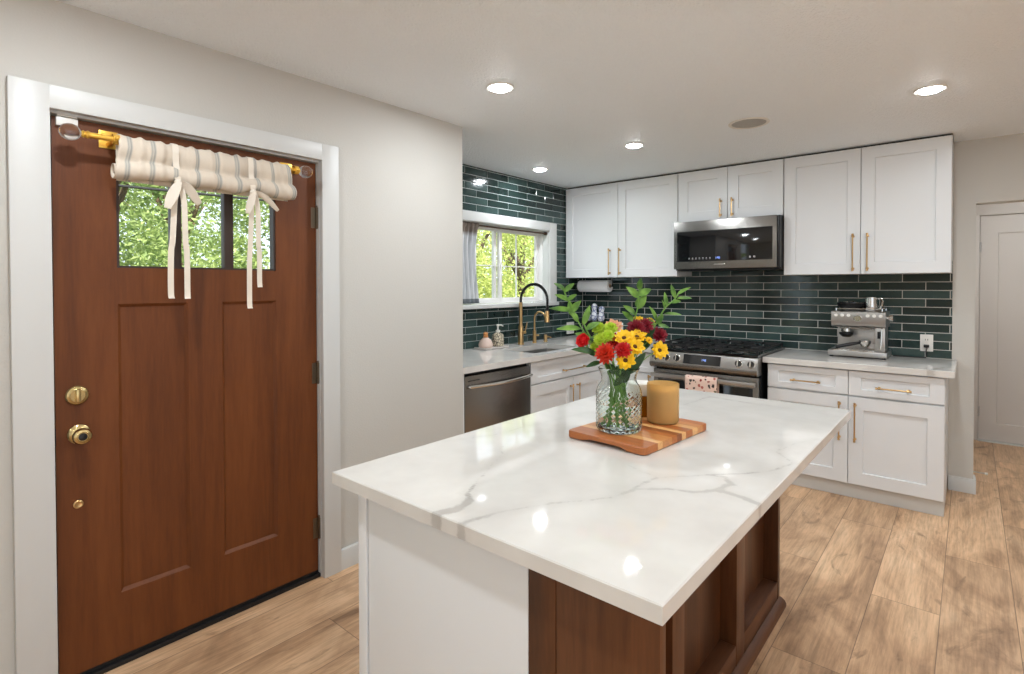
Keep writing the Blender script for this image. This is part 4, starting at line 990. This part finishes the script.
for ty, tails, loops in ((TY[0], ((-.020, 1.386), (.024, 1.384)), ((-.042, .105, .042), (.070, .078, .036))), (TY[1], ((-.010, 1.338), (.020, 1.428)), ((-.030, .095, .030), (.100, .070, .022)))):
    zk = 1.832; wdy = (0, 1, 0)
    ribbon(catmull([(RX - .002, ty, RZ + .0215), (RX + .0175, ty, RZ + .012), (ff - .006, ty, RZ - .02), (ff - .010, ty + .002, RZ - .06), (ff + .002, ty + .003, RZ - .10), (ff + .001, ty + .004, zk + .01)]), .022, wdy).build('strap', M['ribbon'], t)
    kb = B().sphere((ff + .004, ty + .004, zk), .012, (.8, 1.15, .9), 14, 10).build('knot', M['ribbon'], t)
    for k, (dy, zt) in enumerate(tails):
        y0 = ty + .004 + (.006 if k else -.004); ox = .004 * k
        ribbon(catmull([(ff + .004 + ox, y0, zk - .006), (ff + .006 + ox, y0 + dy * .5, zk - .08), (ff - .002 + ox, y0 + dy * .75, zk - .22), (ff - .006 + ox, y0 + dy, (zk + zt) / 2 - .05), (ff - .008 + ox, y0 + dy * 1.05, zt + .03), (ff - .002 + ox, y0 + dy, zt)]),
               .020, [(.15, 1, 0)] * 31).build('tail', M['ribbon'], t)
    for (dy, dz, wl) in loops:
        yk = ty + .004; d_ = Vector((0, dy, -dz)); L = d_.length; pr = Vector((.12, dz, dy)).normalized()
        P = []; W_ = []
        for q in range(25):
            v = q / 24; s_ = math.sin(PI * v); out = 1 if v > .5 else 0
            bow = Vector((0, 0, .018)) * math.sin(PI * min(1, s_)) * (1 if dy > 0 else .3)
            P.append(Vector((ff + .005 + .014 * v * 1.0 + .006 * s_, yk, zk)) + d_ * s_ + bow * (1 - s_ * .6)); W_.append(wl * (.30 + .70 * math.sin(PI * min(1, .06 + s_ * .80))))
        ribbon(P, W_, [pr] * 25).build('bow_loop', M['ribbon'], t)
t = thing('door_sensor', 'small white contact sensor at the top corner of front door', 'sensor', (XD + .004, .44, 2.0))
B().box(xf + .0005, xf + .016, .412, .474, 1.997, 2.028, .003).build('sensor', M['white'], t)
B().box(XD - .002, XD + .013, .415, .471, 2.0295, 2.0336, .001).build('magnet', M['white'], t)
ds = thing('door_stop', 'white tipped spring door stop on the wall end baseboard', 'door stop', (OX0 + .016, 5.25, .06))
B().cyl((OX0 + .0005, 5.25, .055), (OX0 + .065, 5.25, .055), .005, n=10).build('spring', M['steel'], ds); B().cyl((OX0 + .0655, 5.25, .055), (OX0 + .082, 5.25, .055), .009, n=12).build('tip', M['white'], ds)

# ================================================================== CEILING FITTINGS
def downlight(x, y, label):
    t = thing('ceiling_light', label, 'ceiling light', (x, y, CEIL), 'recessed ceiling lights')
    B().lathe((x, y, CEIL - .0004), [(.050, -.0005), (.052, -.006), (.066, -.007), (.069, -.004), (.069, 0), (.050, 0), (.050, -.0005)], 40, caps=False).build('trim_ring', M['white'], t)
    B().lathe((x, y, CEIL - .0006), [(0, 0), (.0495, 0), (.0495, -.008), (.043, -.013), (.025, -.0165), (0, -.0185)], 32).build('lens', M['lens'], t)
    ld = bpy.data.lights.new('lamp', 'AREA'); ld.shape = 'DISK'; ld.size = .09; ld.energy = LAMP_W; ld.color = (.87, .94, 1.0)
    lo = bpy.data.objects.new('lamp', ld); C.objects.link(lo); lo.parent = t; lo.location = (0, 0, -.022)
    return t
downlight(-1.791, 2.034, 'recessed ceiling light nearest the front door, over the island')
downlight(-1.811, 3.484, 'recessed ceiling light in front of the left wall cabinet')
downlight(-2.784, 3.672, 'small bright recessed ceiling light over the sink')
downlight(-.165, 3.478, 'recessed ceiling light at far right near the hall')
for (x, y) in ((-.165, .4), (-1.70, .38), (-.165, 2.03), (1.48, 2.03), (1.30, 3.48), (-.6, -1.6), (1.6, -1.2), (.55, 5.7)):  # unseen lamps added to brighten cabinets, island, entry floor and hall
    downlight(x, y, 'extra recessed ceiling light added out of view to brighten the rooms')
t = thing('ceiling_speaker', 'round ceiling speaker with pale grey grille', 'speaker', (-1.036, 3.47, CEIL))
B().lathe((-1.036, 3.47, CEIL - .0004), [(.098, -.0005), (.099, -.006), (.112, -.007), (.116, -.004), (.116, 0), (.098, 0), (.098, -.0005)], 48, caps=False).build('trim_ring', M['white'], t)
B().lathe((-1.036, 3.47, CEIL - .0006), [(0, 0), (.0975, 0), (.0975, -.003), (0, -.0045)], 40).build('grille', M['grille'], t)

# ================================================================== ON THE ISLAND
BC = Vector((-.874, 1.722, .915)); BR = math.radians(-4.5); BW, BL, BT = .300, .425, .026
b = B(); ou = []; rad = .016
def rrect(wx, wy, rad, n=6):
    P = []
    for (cx_, cy_, a0) in ((wx / 2 - rad, wy / 2 - rad, 0), (-wx / 2 + rad, wy / 2 - rad, 90), (-wx / 2 + rad, -wy / 2 + rad, 180), (wx / 2 - rad, -wy / 2 + rad, 270)):
        for k in range(n + 1):
            a = math.radians(a0 + 90 * k / n); P.append((cx_ + rad * math.cos(a), cy_ + rad * math.sin(a)))
    Q = []
    for i in range(len(P)):      # add points along the straights
        a, c = Vector(P[i]), Vector(P[(i + 1) % len(P)]); Q.append(tuple(a)); m_ = int((c - a).length / .015)
        for k in range(1, m_): Q.append(tuple(a.lerp(c, k / m_)))
    return Q
ol = rrect(BW, BL, rad)
def under(x, y):     # finger grip scooped from below on both short ends
    return .009 * max(0, min(1, (.088 - abs(x)) / .03)) * max(0, min(1, (abs(y) - BL / 2 + .030) / .02))
def ring(s, z, cut=False): return [(x * s, y * s, z + (under(x, y) if cut else 0)) for x, y in ol]
V = b.grid([ring(.80, .0015), ring(.985, .0015, True), ring(1.0, .0045, True), ring(1.0, BT - .003), ring(.99, BT), ring(.8, BT)], closed_u=True); b.cap(V[0][::-1]); b.cap(V[-1])
o = b.build('cutting_board', M['board']); o.location = BC; o.rotation_euler.z = BR
tag(o, 'striped wooden cutting board under the vase on the island', 'cutting board')
ZB = .915 + BT + .0005
VC = Vector((-.908, 1.640, ZB)); VR = .0765
t = thing('glass_vase', 'clear textured glass vase holding the mixed bouquet', 'vase', VC)
def hob(r, z, a):
    if z < .006 or z > .140: return 0
    u = a * 22 / PI; v = z / .0075
    return   .0022 * (abs(math.sin(PI * (u / 2 + v / 2)) * math.sin(PI * (u / 2 - v / 2))) ** .7) - .0012
outer = [(0.0, 0), (.068, 0), (.0735, .004), (.0758, .012)] + [(VR, .012 + .0020 * k) for k in range(1, 60)] + [(.0752, .137), (.072, .147), (.066, .156), (.061, .163), (.0585, .171), (.0585, .180), (.061, .190), (.065, .200), (.0685, .208), (.0695, .211), (.068, .213)]
inner = [(.0665, .211), (.0632, .200), (.0592, .190), (.0567, .180), (.0567, .171), (.0592, .163), (.064, .156), (.0695, .147), (.0727, .137), (.0738, .12), (.0738, .03), (.072, .014), (.064, .010), (0, .009)]
B().lathe(VC, outer + inner, 176, rfun=lambda r, z, a: hob(r, z, a) if r > .0757 else 0, caps=False).build('vessel', M['glass'], t, smooth=60)
tag(B().lathe(VC, [(0, .0095), (.0635, .0105), (.0715, .0145), (.0733, .03), (.0733, .092), (0, .092)], 48, caps=False).build('water', M['water'], smooth=40), 'clear water in the lower half of the vase', 'water')

D0 = (VC - EYE).dot(FW) + .015
TOCAM = (EYE - VC); TOCAM.z = 0; TOCAM.normalize(); RH = Vector((RT.x, RT.y, 0)).normalized()
NECK = VC + Vector((0, 0, .172))
def frame_to(n):
    n = Vector(n).normalized(); return n.to_track_quat('Z', 'Y').to_matrix()
stem_no = 0
def stem_to(head, parent, rad=.0015, m=None):
    """from the vase floor through the neck up to the flower"""
    global stem_no; stem_no += 1
    a = stem_no * 2.399; h = Vector(head)
    dirn = Vector((h.x - VC.x, h.y - VC.y, 0)); k = min(1, dirn.length / .16); dirn = dirn.normalized() if dirn.length else Vector((1, 0, 0))
    off = dirn * .034 * k + Vector((math.cos(a), math.sin(a), 0)) * .013
    foot = VC + Vector((0, 0, .016)) - dirn * .020 * k + Vector((math.cos(a + 1), math.sin(a + 1), 0)) * (.010 + .036 * ((stem_no * .618) % 1) ** .5)
    nk = NECK + off
    P = catmull([foot, foot.lerp(nk, .5) + Vector((math.cos(a), math.sin(a), 0)) * .006, nk, nk.lerp(h, .55) + Vector((0, 0, .018 * k)) * 0 + (nk - foot).normalized() * .02, h], 5)
    B().tube(P, [rad * 1.1] * (len(P) - 3) + [rad, rad * .95, rad * .9], 7).build('stem', m or M['stem'], parent); return P
def petal_rows(L, W, cup, n=6, m=4, tipp=.6):
    rows = []
    for i in range(n + 1):
        s = i / n; w_ = W * (math.sin(PI * min(1, (.12 + .88 * s)) ** 1.0) ** tipp if s < 1 else .0) * .5 + .0004
        rows.append([(L * s, (j / m - .5) * 2 * w_, cup * L * s * s + .18 * w_ * abs(j / m - .5) * 2) for j in range(m + 1)])
    return rows
def head(name, c, n_, Mx, layers, mcol, parent, thick=.0006):
    """layers: (count, r0, length, width, tilt_deg, lift, cup)"""
    b = B(); fr = frame_to(n_)
    for (cnt, r0, L, W, tilt, lift, cup) in layers:
        for k in range(cnt):
            a = 2 * PI * (k + random.uniform(-.18, .18)) / cnt + lift * 90; tl = math.radians(tilt + random.uniform(-7, 7)); sc = random.uniform(.9, 1.1)
            mt = fr @ Matrix.Rotation(a, 3, 'Z') @ Matrix.Rotation(-tl, 3, 'Y'); org = fr @ (Matrix.Rotation(a, 3, 'Z') @ Vector((r0, 0, lift)))
            b.grid([[Vector(c) + org + mt @ (Vector(p) * sc) for p in row] for row in petal_rows(L, W, cup)])
    o = b.build(name, mcol, parent, smooth=180, fixn=False); s = o.modifiers.new('thick', 'SOLIDIFY'); s.thickness = thick; return o
PM = {'yellow': mat('yellow petal', rgb(244, 196, 22), .5, var=.12, vscale=40), 'red': mat('red petal', rgb(190, 26, 24), .5, var=.35, vscale=40), 'orange': mat('orange red petal', rgb(206, 50, 24), .5, var=.35, vscale=40),
      'wine': mat('wine red petal', rgb(128, 14, 34), .55, var=.25, vscale=40), 'lime': mat('lime petal', rgb(182, 208, 56), .55, var=.15, vscale=40), 'peach': mat('peach petal', rgb(236, 176, 138), .55, var=.12, vscale=40),
      'rose': mat('rose petal', rgb(214, 20, 24), .45, var=.15, vscale=30), 'disc': mat('brown flower disc', rgb(84, 50, 22), .8, bump=.6, bscale=500), 'gdisc': mat('gold flower disc', rgb(196, 138, 24), .8, bump=.6, bscale=500)}
def flower(kind, px, py, dd, r, label, face=(0, 0, 0), group=None):
    c = at(px, py, D0 + dd); n_ = (TOCAM * .85 + Vector((0, 0, .42)) + RH * face[0] + Vector((0, 0, face[1]))).normalized()
    nm = {'daisy': 'daisy', 'bud': 'daisy', 'mum': 'chrysanthemum', 'redmum': 'chrysanthemum', 'orange': 'chrysanthemum', 'lime': 'button_flower', 'peach': 'carnation', 'rose': 'rose'}[kind]
    base = c - n_ * r * .3
    t = thing(nm, label, 'flower', base, group)
    stem_to(base - n_ * .002, t)
    fr = frame_to(n_)
    if kind in ('daisy', 'bud'):
        head('petals', base, n_, fr, [(11, r * .16, r * .88, r * .52, 12, .002, .08), (9, r * .15, r * .76, r * .48, 30, .004, .08)], PM['yellow'], t)
        b = B(); b.lathe(base, [(0, 0), (r * .24, .001), (r * .24, .006), (r * .16, .009), (0, .0095)], 20, n_); b.build('disc', PM['disc' if kind == 'daisy' else 'gdisc'], t)
        B().lathe(base, [(0, -.006), (r * .2, -.004), (r * .3, 0), (0, 0)], 14, n_).build('calyx', M['stem'], t)
    elif kind in ('mum', 'redmum', 'orange'):
        col = {'mum': 'wine', 'redmum': 'red', 'orange': 'orange'}[kind]
        head('petals', base, n_, fr, [(16, r * .10, r * .95, r * .30, 4, .000, .10), (15, r * .10, r * .88, r * .28, 26, .002, .12), (12, r * .08, r * .74, r * .26, 45, .004, .1), (9, r * .05, r * .55, r * .22, 64, .006, .05), (5, r * .02, r * .42, r * .2, 80, .006, 0)], PM[col], t)
        B().lathe(base, [(0, -.007), (r * .2, -.005), (r * .3, .001), (0, .002)], 14, n_).build('calyx', M['stem'], t)
    elif kind == 'lime':
        head('petals', base, n_, fr, [(18, r * .4, r * .62, r * .26, -10, 0, .1), (18, r * .34, r * .58, r * .24, 18, .003, .1), (16, r * .24, r * .5, r * .22, 42, .006, .1), (12, r * .12, r * .42, r * .2, 64, .008, .05), (7, r * .03, r * .34, r * .18, 82, .008, 0)], PM['lime'], t)
        B().sphere(base + n_ * .001, r * .42, (1, 1, .8), 16, 10).build('button', PM['lime'], t)
    elif kind == 'peach':
        head('petals', base, n_, fr, [(10, r * .1, r * .95, r * .55, 10, 0, .2), (9, r * .08, r * .8, r * .5, 35, .003, .15), (7, r * .05, r * .6, r * .42, 60, .005, .1), (4, .001, r * .45, r * .35, 78, .006, 0)], PM['peach'], t)
        B().lathe(base, [(0, -.012), (r * .22, -.008), (r * .25, .001), (0, .002)], 14, n_).build('calyx', M['stem'], t)
    else:
        head('petals', base, n_, fr, [(5, r * .25, r * .85, r * 1.15, 48, 0, .12), (5, r * .2, r * .85, r * 1.0, 62, .002, .02), (4, r * .12, r * .82, r * .8, 74, .004, -.04), (3, r * .05, r * .8, r * .6, 84, .006, -.06)], PM['rose'], t, .0009)
        B().sphere(base + n_ * r * .28, r * .42, (1, 1, 1.1), 16, 10).build('heart', PM['rose'], t)
        b = B()
        for k in range(5):
            mt = fr @ Matrix.Rotation(k * 1.2566, 3, 'Z') @ Matrix.Rotation(math.radians(20), 3, 'Y'); b.grid([[base + mt @ Vector(p) for p in row] for row in petal_rows(r * .8, r * .3, -.2)])
        b.build('sepals', M['stem'], t, smooth=180)
    return t
G1, G2, G3, G4 = 'yellow daisies in the vase', 'wine red chrysanthemums in the vase', 'red chrysanthemums in the vase', 'lime button flowers in the vase'
flower('rose', 584, 341, .0, .034, 'single red rose at the left edge of the bouquet', (-.55, -.1))
flower('orange', 605, 352.5, -.070, .037, 'large orange-red bloom at the front of bouquet, lowest left', (-.2, 0), G3)
flower('redmum', 614.5, 341, -.03, .034, 'red bloom tucked between lime flowers and yellow daisies', (0, .1), G3)
flower('redmum', 623, 349.5, -.094, .030, 'bright red bloom at front centre beside the orange-red one', (.05, 0), G3)
flower('daisy', 624, 337, -.055, .033, 'yellow daisy above the bright red bloom, facing up', (0, .45), G1)
flower('daisy', 637, 335.5, -.03, .034, 'yellow daisy seen edge on under the wine red blooms', (.1, .9), G1)
flower('daisy', 635.5, 346, -.065, .033, 'yellow daisy right of the bright red bloom', (.35, .1), G1)
flower('daisy', 625.5, 360, -.085, .033, 'lowest yellow daisy with dark brown centre at bouquet front', (.0, -.1), G1)
flower('daisy', 660, 350, -.015, .031, 'yellow daisy alone at far right with brown centre', (.25, -.15), G1)
flower('bud', 638, 320.5, .05, .022, 'small yellow daisy peeping out above the wine blooms, left one', (0, .5), G1)
flower('bud', 650, 322, .045, .019, 'small yellow daisy peeping out above the wine blooms, right one', (.2, .5), G1)
flower('bud', 649, 340.5, .0, .014, 'tiny half-open yellow daisy right of the edge-on daisy', (.5, .2), G1)
flower('mum', 636, 327, .0, .034, 'wine red bloom at upper centre of bouquet, left of pair', (-.1, .2), G2)
flower('mum', 645.5, 325, .02, .031, 'wine red bloom at upper centre of bouquet, right of pair', (.2, .2), G2)
flower('mum', 660, 334.5, .03, .029, 'wine red bloom standing apart above the far right daisy', (.4, 0), G2)
flower('lime', 598, 327, .03, .025, 'lime button flower at top left of the lime cluster', (-.2, .3), G4)
flower('lime', 610.5, 327, .01, .026, 'lime button flower at top right of the cluster against peach', (0, .4), G4)
flower('lime', 608, 334.5, -.03, .025, 'lime button flower in the middle of the lime cluster', (0, .3), G4)
flower('lime', 600, 338.5, -.02, .025, 'lime button flower at lower left of cluster above orange bloom', (-.2, .2), G4)
flower('lime', 594.5, 346, .0, .022, 'lime button flower lowest of cluster beside the red rose', (-.4, 0), G4)
flower('peach', 614, 326, .045, .034, 'soft peach carnation behind the lime flowers', (.1, .5))

def leaf(parent, base, tip, wd, m, cam=.5, curl=.12):
    base, tip = Vector(base), Vector(tip); ax = tip - base; L = ax.length; ax.normalize()
    nrm = (TOCAM * cam + Vector((0, 0, .5)) + RH * random.uniform(-.3, .3)); nrm = (nrm - ax * nrm.dot(ax)).normalized(); sd = ax.cross(nrm)
    b = B(); rows = []; wd = wd * 1.12
    for i in range(10):
        s = i / 9; w_ = wd * (math.sin(PI * (s ** .8)) ** .85 if 0 < s < 1 else 0) / 2 + .0006
        mid = base + ax * L * s - nrm * curl * L * (s * s - s * .4)
        rows.append([mid + sd * w_ * q + nrm * w_ * .35 * abs(q) for q in (-1, -.5, 0, .5, 1)])
    b.grid(rows); o = b.build('leaf', m, parent, smooth=180); sm_ = o.modifiers.new('thick', 'SOLIDIFY'); sm_.thickness = .0006
def sprig(label, stem_px, leaves, dd, m=None, nm='leaf_sprig', grp='green leaf sprigs in the vase'):
    m = m or M['leaf']; P = [at(x, y, D0 + dd + .0) for x, y in stem_px]
    t = thing(nm, label, 'leaf sprig', P[0], grp)
    stem_to(P[0], t, .0026); B().tube(catmull(P, 5), [.0026] * (5 * (len(P) - 1)) + [.0012], 7).build('twig', M['stem'], t)
    for (bx, by, tx, ty, wd) in leaves:
        q = random.uniform(-.012, .022); leaf(t, at(bx, by, D0 + dd), at(tx, ty, D0 + dd - q), wd, m)
sprig('tall leafy sprig leaning far left beside the faucet', [(586, 336), (578, 321), (570, 305), (564, 291)],
      [(565, 291, 554.5, 283, .020), (565, 292, 574, 283, .019), (568, 301, 555, 294, .020), (568, 301, 576.5, 294, .018), (572, 311, 549.5, 307.5, .020), (572, 312, 580.5, 300.5, .023), (572, 316, 569, 300, .019), (578, 322, 570, 309, .018)], .03)
sprig('short olive leaf sprig with drooping pale leaf above the rose', [(596, 345), (588, 333), (584, 324)], [(583, 325, 590, 305, .020), (581, 329, 556.5, 328, .022), (586, 330, 600, 322, .024), (590, 338, 575, 333, .022), (592, 340, 604, 333, .022)], .02)
sprig('upright sprig of round leaves rising above the bouquet centre', [(632, 330), (635, 318), (638, 306), (639, 292), (640, 285)],
      [(639.5, 290, 641, 278, .020), (638.5, 298, 626.5, 286.5, .026), (639, 296, 651, 288.5, .026), (637.5, 309, 646, 295, .034), (635, 315, 623.5, 305, .024), (633.5, 322, 622.5, 311, .024)], .04)
sprig('wispy pointed leaf sprig leaning right over the range', [(644, 345), (650, 334), (657, 322), (665, 308), (674, 300), (678, 294)],
      [(677, 295, 690.5, 286.5, .013), (677, 298.5, 692, 297.5, .012), (675, 298, 671, 284.5, .014), (667, 307, 664.5, 292, .012), (671, 303, 681, 301, .016), (664, 310, 662.5, 300, .012), (656.5, 321, 650, 306, .016), (664, 314, 682, 314, .012), (658, 325, 670, 327.5, .014), (657, 324, 663, 314, .018), (655, 327, 648, 318, .014)], .03)
sprig('dark leaf sprig low on left hanging over the vase rim', [(606, 366), (600, 358), (594, 353)], [(595, 353, 572, 348.5, .024), (601, 362, 586, 366.5, .016), (598, 356, 585, 350, .018)], -.02, M['dleaf'])
sprig('dark leaf sprig filling the front under the lowest daisy', [(620, 374), (622, 368), (625, 364)], [(623, 376, 616, 366, .026), (621, 382, 630, 370, .034), (626, 374, 640, 364, .030), (615, 374, 605, 362, .026), (630, 372, 646, 352, .024), (622, 378, 614, 386, .02)], -.045, M['dleaf'])
sprig('dark leaf sprig filling the middle of the bouquet behind blooms', [(628, 352), (634, 343), (640, 338)], [(640, 345, 655, 328, .026), (636, 350, 650, 345, .024), (606, 350, 590, 338, .028), (622, 345, 618, 332, .026), (645, 350, 653, 334, .02), (600, 345, 612, 350, .03), (614, 358, 600, 344, .03)], .02, M['dleaf'])

# candle tumbler and amber jar
M['frost'] = mat('frosted amber glass', rgb(238, 200, 132), .5, trans=.6, ior=1.2, var=.06, vscale=8)
M['wax'] = mat('cream wax', rgb(228, 186, 112), .5)
cc = Vector((-.838, 1.835, ZB))
t = thing('candle_tumbler', 'tall frosted amber candle tumbler right of the vase', 'candle', cc)
B().lathe(cc, [(0, 0), (.048, 0), (.0535, .004), (.0555, .012), (.0560, .138), (.0550, .1405), (.0537, .138), (.0530, .014), (.048, .008), (0, .007)], 48, caps=False).build('tumbler', M['frost'], t)
B().lathe(cc, [(0, .0075), (.0475, .0085), (.0524, .0145), (.0528, .116), (0, .116)], 40, caps=False).build('wax', M['wax'], t)
B().cyl(cc + Vector((0, 0, .1162)), cc + Vector((.001, 0, .128)), .0012, n=8).build('wick', M['black'], t)
M['amber'] = mat('amber glass', rgb(200, 122, 22), .08, trans=.6, ior=1.4); M['honey'] = mat('amber filling', rgb(196, 118, 24), .4)
jc = Vector((-.948, 1.876, ZB))
t = thing('amber_jar', 'amber jar with white lid half hidden behind the vase', 'jar', jc)
B().lathe(jc, [(0, 0), (.036, 0), (.042, .006), (.042, .074), (.038, .080), (.036, .078), (.039, .072), (.039, .009), (.034, .006), (0, .006)], 40, caps=False).build('jar', M['amber'], t)
B().lathe(jc, [(0, .0065), (.0335, .0065), (.0385, .0095), (.0385, .066), (0, .066)], 32, caps=False).build('filling', M['honey'], t)
B().lathe(jc + Vector((0, 0, .0802)), [(0, 0), (.043, 0), (.044, .004), (.044, .042), (.041, .046), (0, .046)], 40).build('lid', M['white'], t)

# ================================================================== GARDEN OUTSIDE
struct(B().box(-30, -3.46, -14, 26, -.25, -.1).build('lawn', M['ground']), 'garden lawn outside the entry wall', 'lawn')
def tree(x, y, h, r, label, m, seed, nleaf=5200, ls=.075, zlo=.25, trunk=.09, nm='garden_tree'):
    nleaf = int(nleaf * (1.5 if m is M['tree_a'] else 2.2)); ls *= .85
    rn = random.Random(seed); t = thing(nm, label, 'tree', (x, y, -.1), 'trees in the garden')
    b = B(); tops = []
    fork = h * .42
    b.tube([(x, y, -.1), (x + .05, y - .03, fork * .5), (x - .02, y + .04, fork)], [trunk * 1.25, trunk, trunk * .8], 10)
    for k in range(6):
        a = k * 1.05 + rn.random(); e = Vector((x + math.cos(a) * r * .6, y + math.sin(a) * r * .6, fork + (h - fork) * rn.uniform(.35, .85))); tops.append(e)
        b.tube([(x - .02, y + .04, fork - .1), Vector((x, y, fork)).lerp(e, .5) + Vector((0, 0, .15)), e], [trunk * .6, trunk * .35, trunk * .12], 7)
    b.build('trunk', M['bark'], t)
    verts, faces = [], []
    clumps = [(Vector((x + rn.uniform(-1, 1) * r * .75, y + rn.uniform(-1, 1) * r * .75, rn.uniform(h * zlo, h * .95))), rn.uniform(.28, .5) * r) for _ in range(26)]
    for k in range(nleaf):
        c, cr = clumps[rn.randrange(len(clumps))]
        d = Vector((rn.gauss(0, 1), rn.gauss(0, 1), rn.gauss(0, 1))).normalized() * cr * rn.random() ** .45
        p = c + d; a = Vector((rn.gauss(0, 1), rn.gauss(0, 1), rn.gauss(0, .6) - .4)).normalized(); s = Vector((rn.gauss(0, 1), rn.gauss(0, 1), rn.gauss(0, 1))); s = (s - a * s.dot(a)).normalized()
        L = ls * rn.uniform(.7, 1.3); i = len(verts); nn = a.cross(s) * L * .12
        verts += [p, p + a * L * .5 + s * L * .24 + nn, p + a * L, p + a * L * .5 - s * L * .24 + nn]; faces += [(i, i + 1, i + 2), (i, i + 2, i + 3)]
    me = bpy.data.meshes.new('foliage'); o0 = ORG[t.name]; me.from_pydata([v - o0 for v in verts], [], faces); me.materials.append(m)
    o = bpy.data.objects.new('foliage', me); C.objects.link(o); o.parent = t
    return t
TR = [(-6.3, 6.3, 3.4, 1.15, 'sunny bushy tree outside the left sash of the sink window', 'tree_a', 6000, .085, .08), (-7.3, 8.95, 3.8, 1.35, 'sunny bushy tree outside the right sash of the sink window', 'tree_a', 7000, .09, .08),
      (-10.6, 12.4, 5.0, 1.7, 'tall sunny tree farther back beyond the sink window', 'tree_a', 6500, .11, .08), (-10.3, 9.0, 5.0, 1.6, 'tall sunny tree farther back between the window sashes', 'tree_a', 6500, .11, .08),
      (-7.5, 1.6, 4.6, 1.2, 'grey green tree outside the left pane of the door glass', 'tree_b', 4200, .10, .25), (-10.8, 3.5, 5.2, 1.5, 'grey green tree outside the middle pane of the door glass', 'tree_b', 4800, .11, .25),
      (-7.9, 4.1, 4.4, 1.25, 'grey green tree outside the right pane of the door glass', 'tree_b', 4200, .10, .2), (-14.6, 4.7, 5.0, 2.2, 'distant pale tree behind the door glass trees', 'tree_b', 4200, .14, .1)]
for k, (x, y, h, r, lb, m_, nl, ls, zl) in enumerate(TR): tree(x, y, h, r, lb, M[m_], 100 + k, nl, ls, zl)
for k, (z, dz, lb) in enumerate(((2.34, -.04, 'upper dark utility wire outside the door glass'), (2.17, -.03, 'lower dark utility wire outside the door glass'))):
    P = [Vector((-4.9 + .01 * i, -3 + i * .5, z + dz * math.sin(PI * i / 14) + .005 * i)) for i in range(15)]
    tag(B().tube(P, .010, 6).build('utility_wire', M['cable']), lb, 'wire', 'utility wires')
for y in (-3.1, 4.1):
    pl = thing('utility_pole', 'wooden utility pole at the %s end of the wires' % ('near' if y < 0 else 'far'), 'pole', (-4.86, y, -.1), 'utility poles')
    B().cyl((-4.86, y, -.1), (-4.86, y, 3.0), .085, .07, n=12).build('post', M['bark'], pl)
